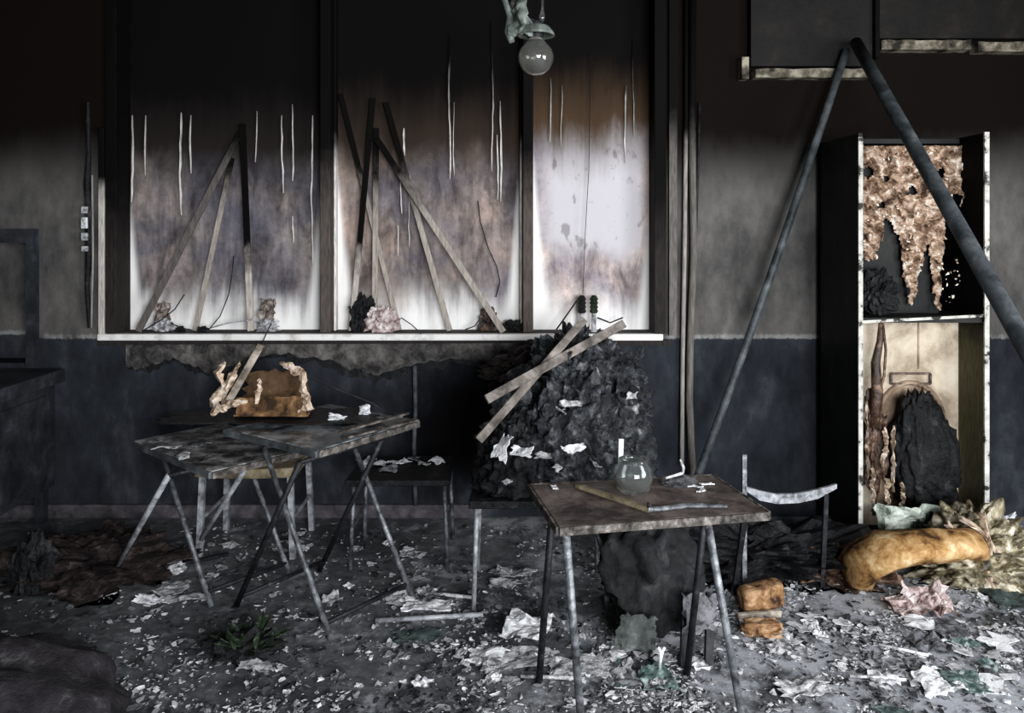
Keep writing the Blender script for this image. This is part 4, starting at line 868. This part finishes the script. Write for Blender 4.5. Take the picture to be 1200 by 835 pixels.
wire([(676, 352), (662, 372), (652, 386)], 'short black wire beside the two ribbed insulators', r=.005, Y=WY + .03)
wire([(700, 372), (715, 378), (730, 372)], 'short wire on sill right of the ribbed insulators', r=.005, Y=WY + .03)
wire([(470, 372), (482, 380), (495, 392)], 'short black wire drooping over sill in the middle bay', Y=WY - .02)
wire([(545, 386), (556, 382), (562, 374)], 'short black wire left of the brown melted lump', Y=WY + .02)
wire([(318, 378), (308, 400), (300, 412)], 'short black wire hanging below sill toward the carton', Y=WY - .05)
wire([(332, 424), (360, 440), (400, 458), (436, 472), (456, 486)], 'long black cable sagging from carton to right table corner', r=.006, Y=4.02)
for x in (682, 696):
    t_ = thing('ribbed_insulator', 'left dark ribbed insulator on sill of right bay' if x == 682 else 'right greenish ribbed insulator on sill of right bay', 'insulator', onsill(x))
    c = onsill(x) ; zz = ZW(368) - RZ0
    MB().lathe(c, [(.02, 0), (.014, .02), (.014, max(.03, zz))], 10).build('foot', M_PALE, t_)
    prof = []
    for i in range(9): prof += [(.026 if i % 2 else .019, max(.03, zz) + .012 * i)]
    MB().lathe(c, prof + [(.012, prof[-1][1] + .01)], 12).build('ribbed_body', M_CHAR if x == 682 else M_LEAF, t_)

# ================================================================== FLOOR LITTER
VAR = []
def flake_mesh(k):
    rn = random.Random(500 + k); n = rn.randint(9, 14); a0 = rn.random() * 6; asp = rn.uniform(.45, .95); pts = []
    for i in range(n):
        a = a0 + 6.283 * i / n + rn.uniform(-.15, .15); r = rn.uniform(.35, 1.15)
        pts.append(Vector((r * math.cos(a), r * asp * math.sin(a), 0)))
    warp = rn.uniform(.05, .22); ax = rn.random() * 6
    top = [Vector((p.x, p.y, .05 + warp * max(0, p.x * math.cos(ax) + p.y * math.sin(ax)) ** 2 + rn.uniform(0, .06))) for p in pts]
    bot = [t_ - Vector((0, 0, .05)) for t_ in top]; cen = Vector((0, 0, .05 + warp * .1))
    vs = top + bot + [cen]; fs = [(i, (i + 1) % n, 2 * n) for i in range(n)] + [(i, i + n, (i + 1) % n + n, (i + 1) % n) for i in range(n)] + [tuple(range(2 * n - 1, n - 1, -1))]
    me = bpy.data.meshes.new('flake'); me.from_pydata([tuple(v) for v in vs], [], fs); return me
M_FLAKE = {}
for nm, mm in (('w', M_WHITE), ('p', M_PALE), ('g', M_GREY), ('t', M_TEAL)):
    M_FLAKE[nm] = []
    for k in range(6):
        me = flake_mesh(k + ord(nm)); me.materials.append(mm); M_FLAKE[nm].append(me)
M_CRUM = {}
for nm, mm in (('w', M_WHITE), ('p', M_PALE), ('g', M_GREY), ('t', M_TEAL)):
    M_CRUM[nm] = []
    for k in range(5):
        b = crumple([(-1, -.75, 0), (1, -.8, 0), (.9, .75, 0), (-1.05, .7, 0)], 6, .42, 1.6, k + ord(nm), .7)
        zm = min(v.z for v in b.v); me = bpy.data.meshes.new('crumpled_flake'); me.from_pydata([(v.x, v.y, v.z - zm) for v in b.v], [], b.f); me.materials.append(mm); M_CRUM[nm].append(me)
rn = random.Random(77)
# px, py, spread x, spread y, count, size range (px half-width), mix, label, group
REG = [
 (215, 665, 55, 22, 16, (5, 14), 'ppwg', 'pale flake on the floor beneath the lower grey table', 'flakes beneath the lower grey table'),
 (120, 640, 70, 18, 14, (4, 10), 'ppgw', 'pale flake on the floor along the foot of the dado, far left', 'flakes along the left dado foot'),
 (340, 640, 50, 20, 18, (4, 11), 'ppgw', 'pale flake on the floor under the carton table', 'flakes under the carton table'),
 (485, 700, 70, 16, 22, (5, 14), 'pwpg', 'pale flake on the floor between carton table and low bench', 'flakes between carton table and bench'),
 (470, 655, 60, 14, 8, (5, 12), 'pgw', 'pale flake on the floor below the metal stool', 'flakes below the metal stool'),
 (600, 672, 35, 14, 7, (7, 15), 'pw', 'pale flake on the floor under the low bench', 'flakes under the low bench'),
 (350, 770, 150, 40, 34, (4, 13), 'pwgg', 'pale flake on the floor around the scorched green clump', 'flakes around the scorched clump'),
 (130, 735, 120, 35, 20, (3, 9), 'pggw', 'pale flake on the open floor left of the scorched clump', 'flakes on the open left floor'),
 (560, 790, 90, 32, 26, (5, 15), 'pwpg', 'pale flake on the floor left of the foreground desk legs', 'flakes left of the foreground desk'),
 (745, 780, 85, 32, 42, (6, 20), 'pwwpgt', 'pale flake on the floor between the foreground desk legs', 'flakes between the desk legs'),
 (800, 628, 60, 14, 18, (6, 14), 'wp', 'white flake on debris behind the foreground desk', 'flakes behind the foreground desk'),
 (930, 640, 60, 18, 20, (5, 13), 'wpp', 'white flake on the floor between broken chair and cushion', 'flakes by the broken chair'),
 (960, 745, 100, 32, 40, (6, 20), 'wwppg', 'pale flake on the floor below the orange-brown block', 'flakes below the orange-brown block'),
 (1090, 775, 110, 45, 50, (6, 23), 'wwwppgt', 'pale flake on the floor before the yellow cushion', 'flakes before the yellow cushion'),
 (1170, 700, 40, 24, 10, (5, 12), 'wpg', 'pale flake on the floor right of the yellow cushion', 'flakes right of the yellow cushion')]
def drop(x, y, s, me, z, tilt=.12):
    p = F(x, min(y, 834)); o = bpy.data.objects.new('plaster_flake', me); COL.objects.link(o)
    sc = s * p.y / FPX; o.location = (p.x, p.y, z); o.scale = (sc, sc * 1.3, sc * .8)
    o.rotation_euler = (rn.uniform(-tilt, tilt), rn.uniform(-tilt, tilt), rn.random() * 6.28); return o
for (cx_, cy_, sx, sy, cnt, (s0, s1), mix, lab, grp) in REG:
    for _ in range(int(cnt * .85)):
        x = cx_ + rn.gauss(0, .55) * sx; y = max(618, cy_ + rn.gauss(0, .55) * sy)
        key = rn.choice(mix); q = rn.random() ** 1.8; cr = rn.random() < .5
        o = drop(x, y, s0 + (s1 - s0) * q, rn.choice((M_CRUM if cr else M_FLAKE)[key]), .001 + rn.random() * .012)
        word = ('tiny', 'small', 'larger')[min(2, int(q * 3))] + ' ' + ('curled ' if cr else 'flat ') + {'w': 'white', 'p': 'pale', 'g': 'grey', 't': 'teal'}[key]
        tag(o, word + ' ' + lab.split(' ', 1)[1], 'flake', grp)
# larger sheets that stand out
def bigsheet(x, y, wpx, hpx, mat, label, seed, amp=.02, cat='sheet', name='paper_sheet', z=0):
    c = F(x, y); s = c.y / FPX; dY = abs(F(x, y - hpx / 2).y - F(x, y + hpx / 2).y)
    return scrap(c + Vector((0, 0, z)), wpx * s / 2, dY / 2, seed, mat, name, label, cat, amp, 10, rot=random.Random(seed).uniform(-.25, .25), fr=7)
bigsheet(618, 748, 62, 34, M_WHITE, 'large pale sheet on top of the paper pile by the desk', 201, .035, z=.03)
bigsheet(606, 774, 100, 30, M_PALE, 'wide pale sheet at bottom of the paper pile by the desk', 202, .02)
bigsheet(570, 772, 50, 20, M_WHITE, 'pale sheet sticking out left of the paper pile', 203, .02)
bigsheet(664, 785, 44, 24, M_PALE, 'pale sheet by the front left leg of the foreground desk', 204)
bigsheet(697, 785, 40, 28, M_PALE, 'pale sheet just right of the front left desk leg', 205)
bigsheet(605, 674, 50, 11, M_PALE, 'flat pale sheet on floor under the low bench, farther one', 206)
bigsheet(590, 686, 36, 10, M_PALE, 'flat pale sheet on floor under the low bench, nearer one', 207)
bigsheet(483, 651, 34, 8, M_PALE, 'single pale sheet on floor below the metal stool', 208)
bigsheet(202, 691, 38, 16, M_PALE, 'pale grey sheet on floor beneath the lower grey table', 209)
bigsheet(175, 705, 34, 8, M_WHITE, 'white sheet at foot of the black table leg', 210, .03)
bigsheet(212, 704, 60, 8, M_PALE, 'long pale strip of paper beneath the lower grey table', 211)
bigsheet(500, 712, 70, 16, M_WHITE, 'spread of white paper left of the bench leg', 212, .025)
bigsheet(905, 646, 22, 16, M_WHITE, 'white torn sheet on the black heap', 213, .03, z=.08)
bigsheet(955, 640, 34, 12, M_PALE, 'pale sheet on floor behind the yellow cushion', 214, .03)
bigsheet(1128, 800, 50, 30, M_TEAL, 'teal scrap on floor at lower right', 215, .02, 'scrap', 'teal_scrap')
bigsheet(770, 800, 44, 26, M_TEAL, 'teal scrap between the foreground desk legs', 216, .03, 'scrap', 'teal_scrap')
bigsheet(490, 745, 60, 16, pmat('dull_teal', [(0.3, (0.025, 0.035, 0.034)), (0.6, (0.06, 0.085, 0.078)), (0.8, (0.14, 0.17, 0.16))], 18, .7, .4), 'dull teal scrap on floor left of the foreground desk', 217, .012, 'scrap', 'teal_scrap')
bigsheet(1185, 705, 50, 30, MATS['dull_teal'], 'dull green scrap at right edge below the brown bag', 218, .02, 'scrap', 'teal_scrap')
bigsheet(1100, 805, 60, 30, M_WHITE, 'large white crumpled sheet at bottom right', 219, .035)
bigsheet(940, 808, 70, 24, M_PALE, 'large pale sheet on floor right of the desk leg', 220, .03)
bigsheet(300, 783, 44, 14, M_PALE, 'pale sheet just below the scorched green clump', 221, .02)
# fallen tubes and wires on the floor
def rod(a, b, r, mat, label, name='fallen_tube', cat='tube', z=.012):
    return tag(MB().tube([F(*a) + Vector((0, 0, z)), F(*b) + Vector((0, 0, z))], r, 8).build(name, mat, smooth_=True), label, cat)
rod((440, 730), (566, 723), .011, M_PTUBE, 'pale tube lying on floor below the low bench')
rod((68, 692), (268, 652), .011, M_DTUBE, 'long black tube lying on floor below the lower grey table')
rod((610, 795), (672, 797), .007, M_PALE, 'thin pale rod lying under the paper pile', z=.01)
rod((1030, 758), (1088, 771), .006, M_WHITE, 'white rod on floor before the yellow cushion')
rod((996, 795), (1062, 800), .006, M_WHITE, 'lower white rod on floor at lower right')
rod((1098, 757), (1120, 745), .006, M_WHITE, 'short white rod forming a corner near the cushion')
rod((555, 703), (500, 697), .008, M_PALE, 'short pale rod on floor left of bench leg')
sp = thing('plastic_fork', 'small white fork-like piece standing among flakes under desk', 'fork', F(772, 790))
MB().tube([F(772, 790) + Vector((0, 0, .002)), P(774, 772, 2.98), P(775, 764, 2.98)], [.006, .006, .009], 7).build('handle', M_WHITE, sp, smooth_=True)
for dx in (-4, 4): MB().tube([P(775, 765, 2.98), P(775 + dx, 758, 2.98)], .006, 6).build('prong', M_WHITE, sp, smooth_=True)

# uncountable fine ash and chips over the floor
def litter(name, cnt, seed, size, stops, label, zone):
    rn = random.Random(seed); b = MB(); k = 0
    while k < cnt:
        x = rn.uniform(-240, 1460); y = 612 + (870 - 612) * rn.random() ** .75
        p = F(x, y)
        if abs(p.x) > 3.4 or p.y > 4.6: continue
        dens = zone(x, y) * (0.10 + 1.6 * max(0, fn(p * 2.6 + Vector((seed, 0, 0))) + .8 * fn(p * 7 + Vector((seed, 9, 0))) + .1))
        if rn.random() > dens: continue
        chip(b, p + Vector((0, 0, .002 + rn.random() * .008)), (size[0] + (size[1] - size[0]) * rn.random() ** 2.5), rn, None, .0015); k += 1
    o = b.build(name, island_mat(name + '_tone', stops), origin=(0, 0, 0)); o['kind'] = 'stuff'; o['label'] = label; o['category'] = 'litter'; return o
zA = lambda x, y: .25 + .75 * max(0, min(1, (x - 500) / 400)) + (.25 if 160 < x < 560 and y < 740 else 0)
litter('pale_litter', 10500, 3, (.004, .026), [(0, (0.08, 0.08, 0.085)), (0.5, (0.24, 0.24, 0.25)), (0.9, (0.62, 0.61, 0.61))], 'fine pale paint chips scattered over the sooty floor', zA)
litter('dark_litter', 4400, 5, (.005, .028), [(0, (0.004, 0.004, 0.004)), (0.6, (0.02, 0.02, 0.022)), (1, (0.09, 0.09, 0.095))], 'fine black charred crumbs scattered over the sooty floor', lambda x, y: .7)
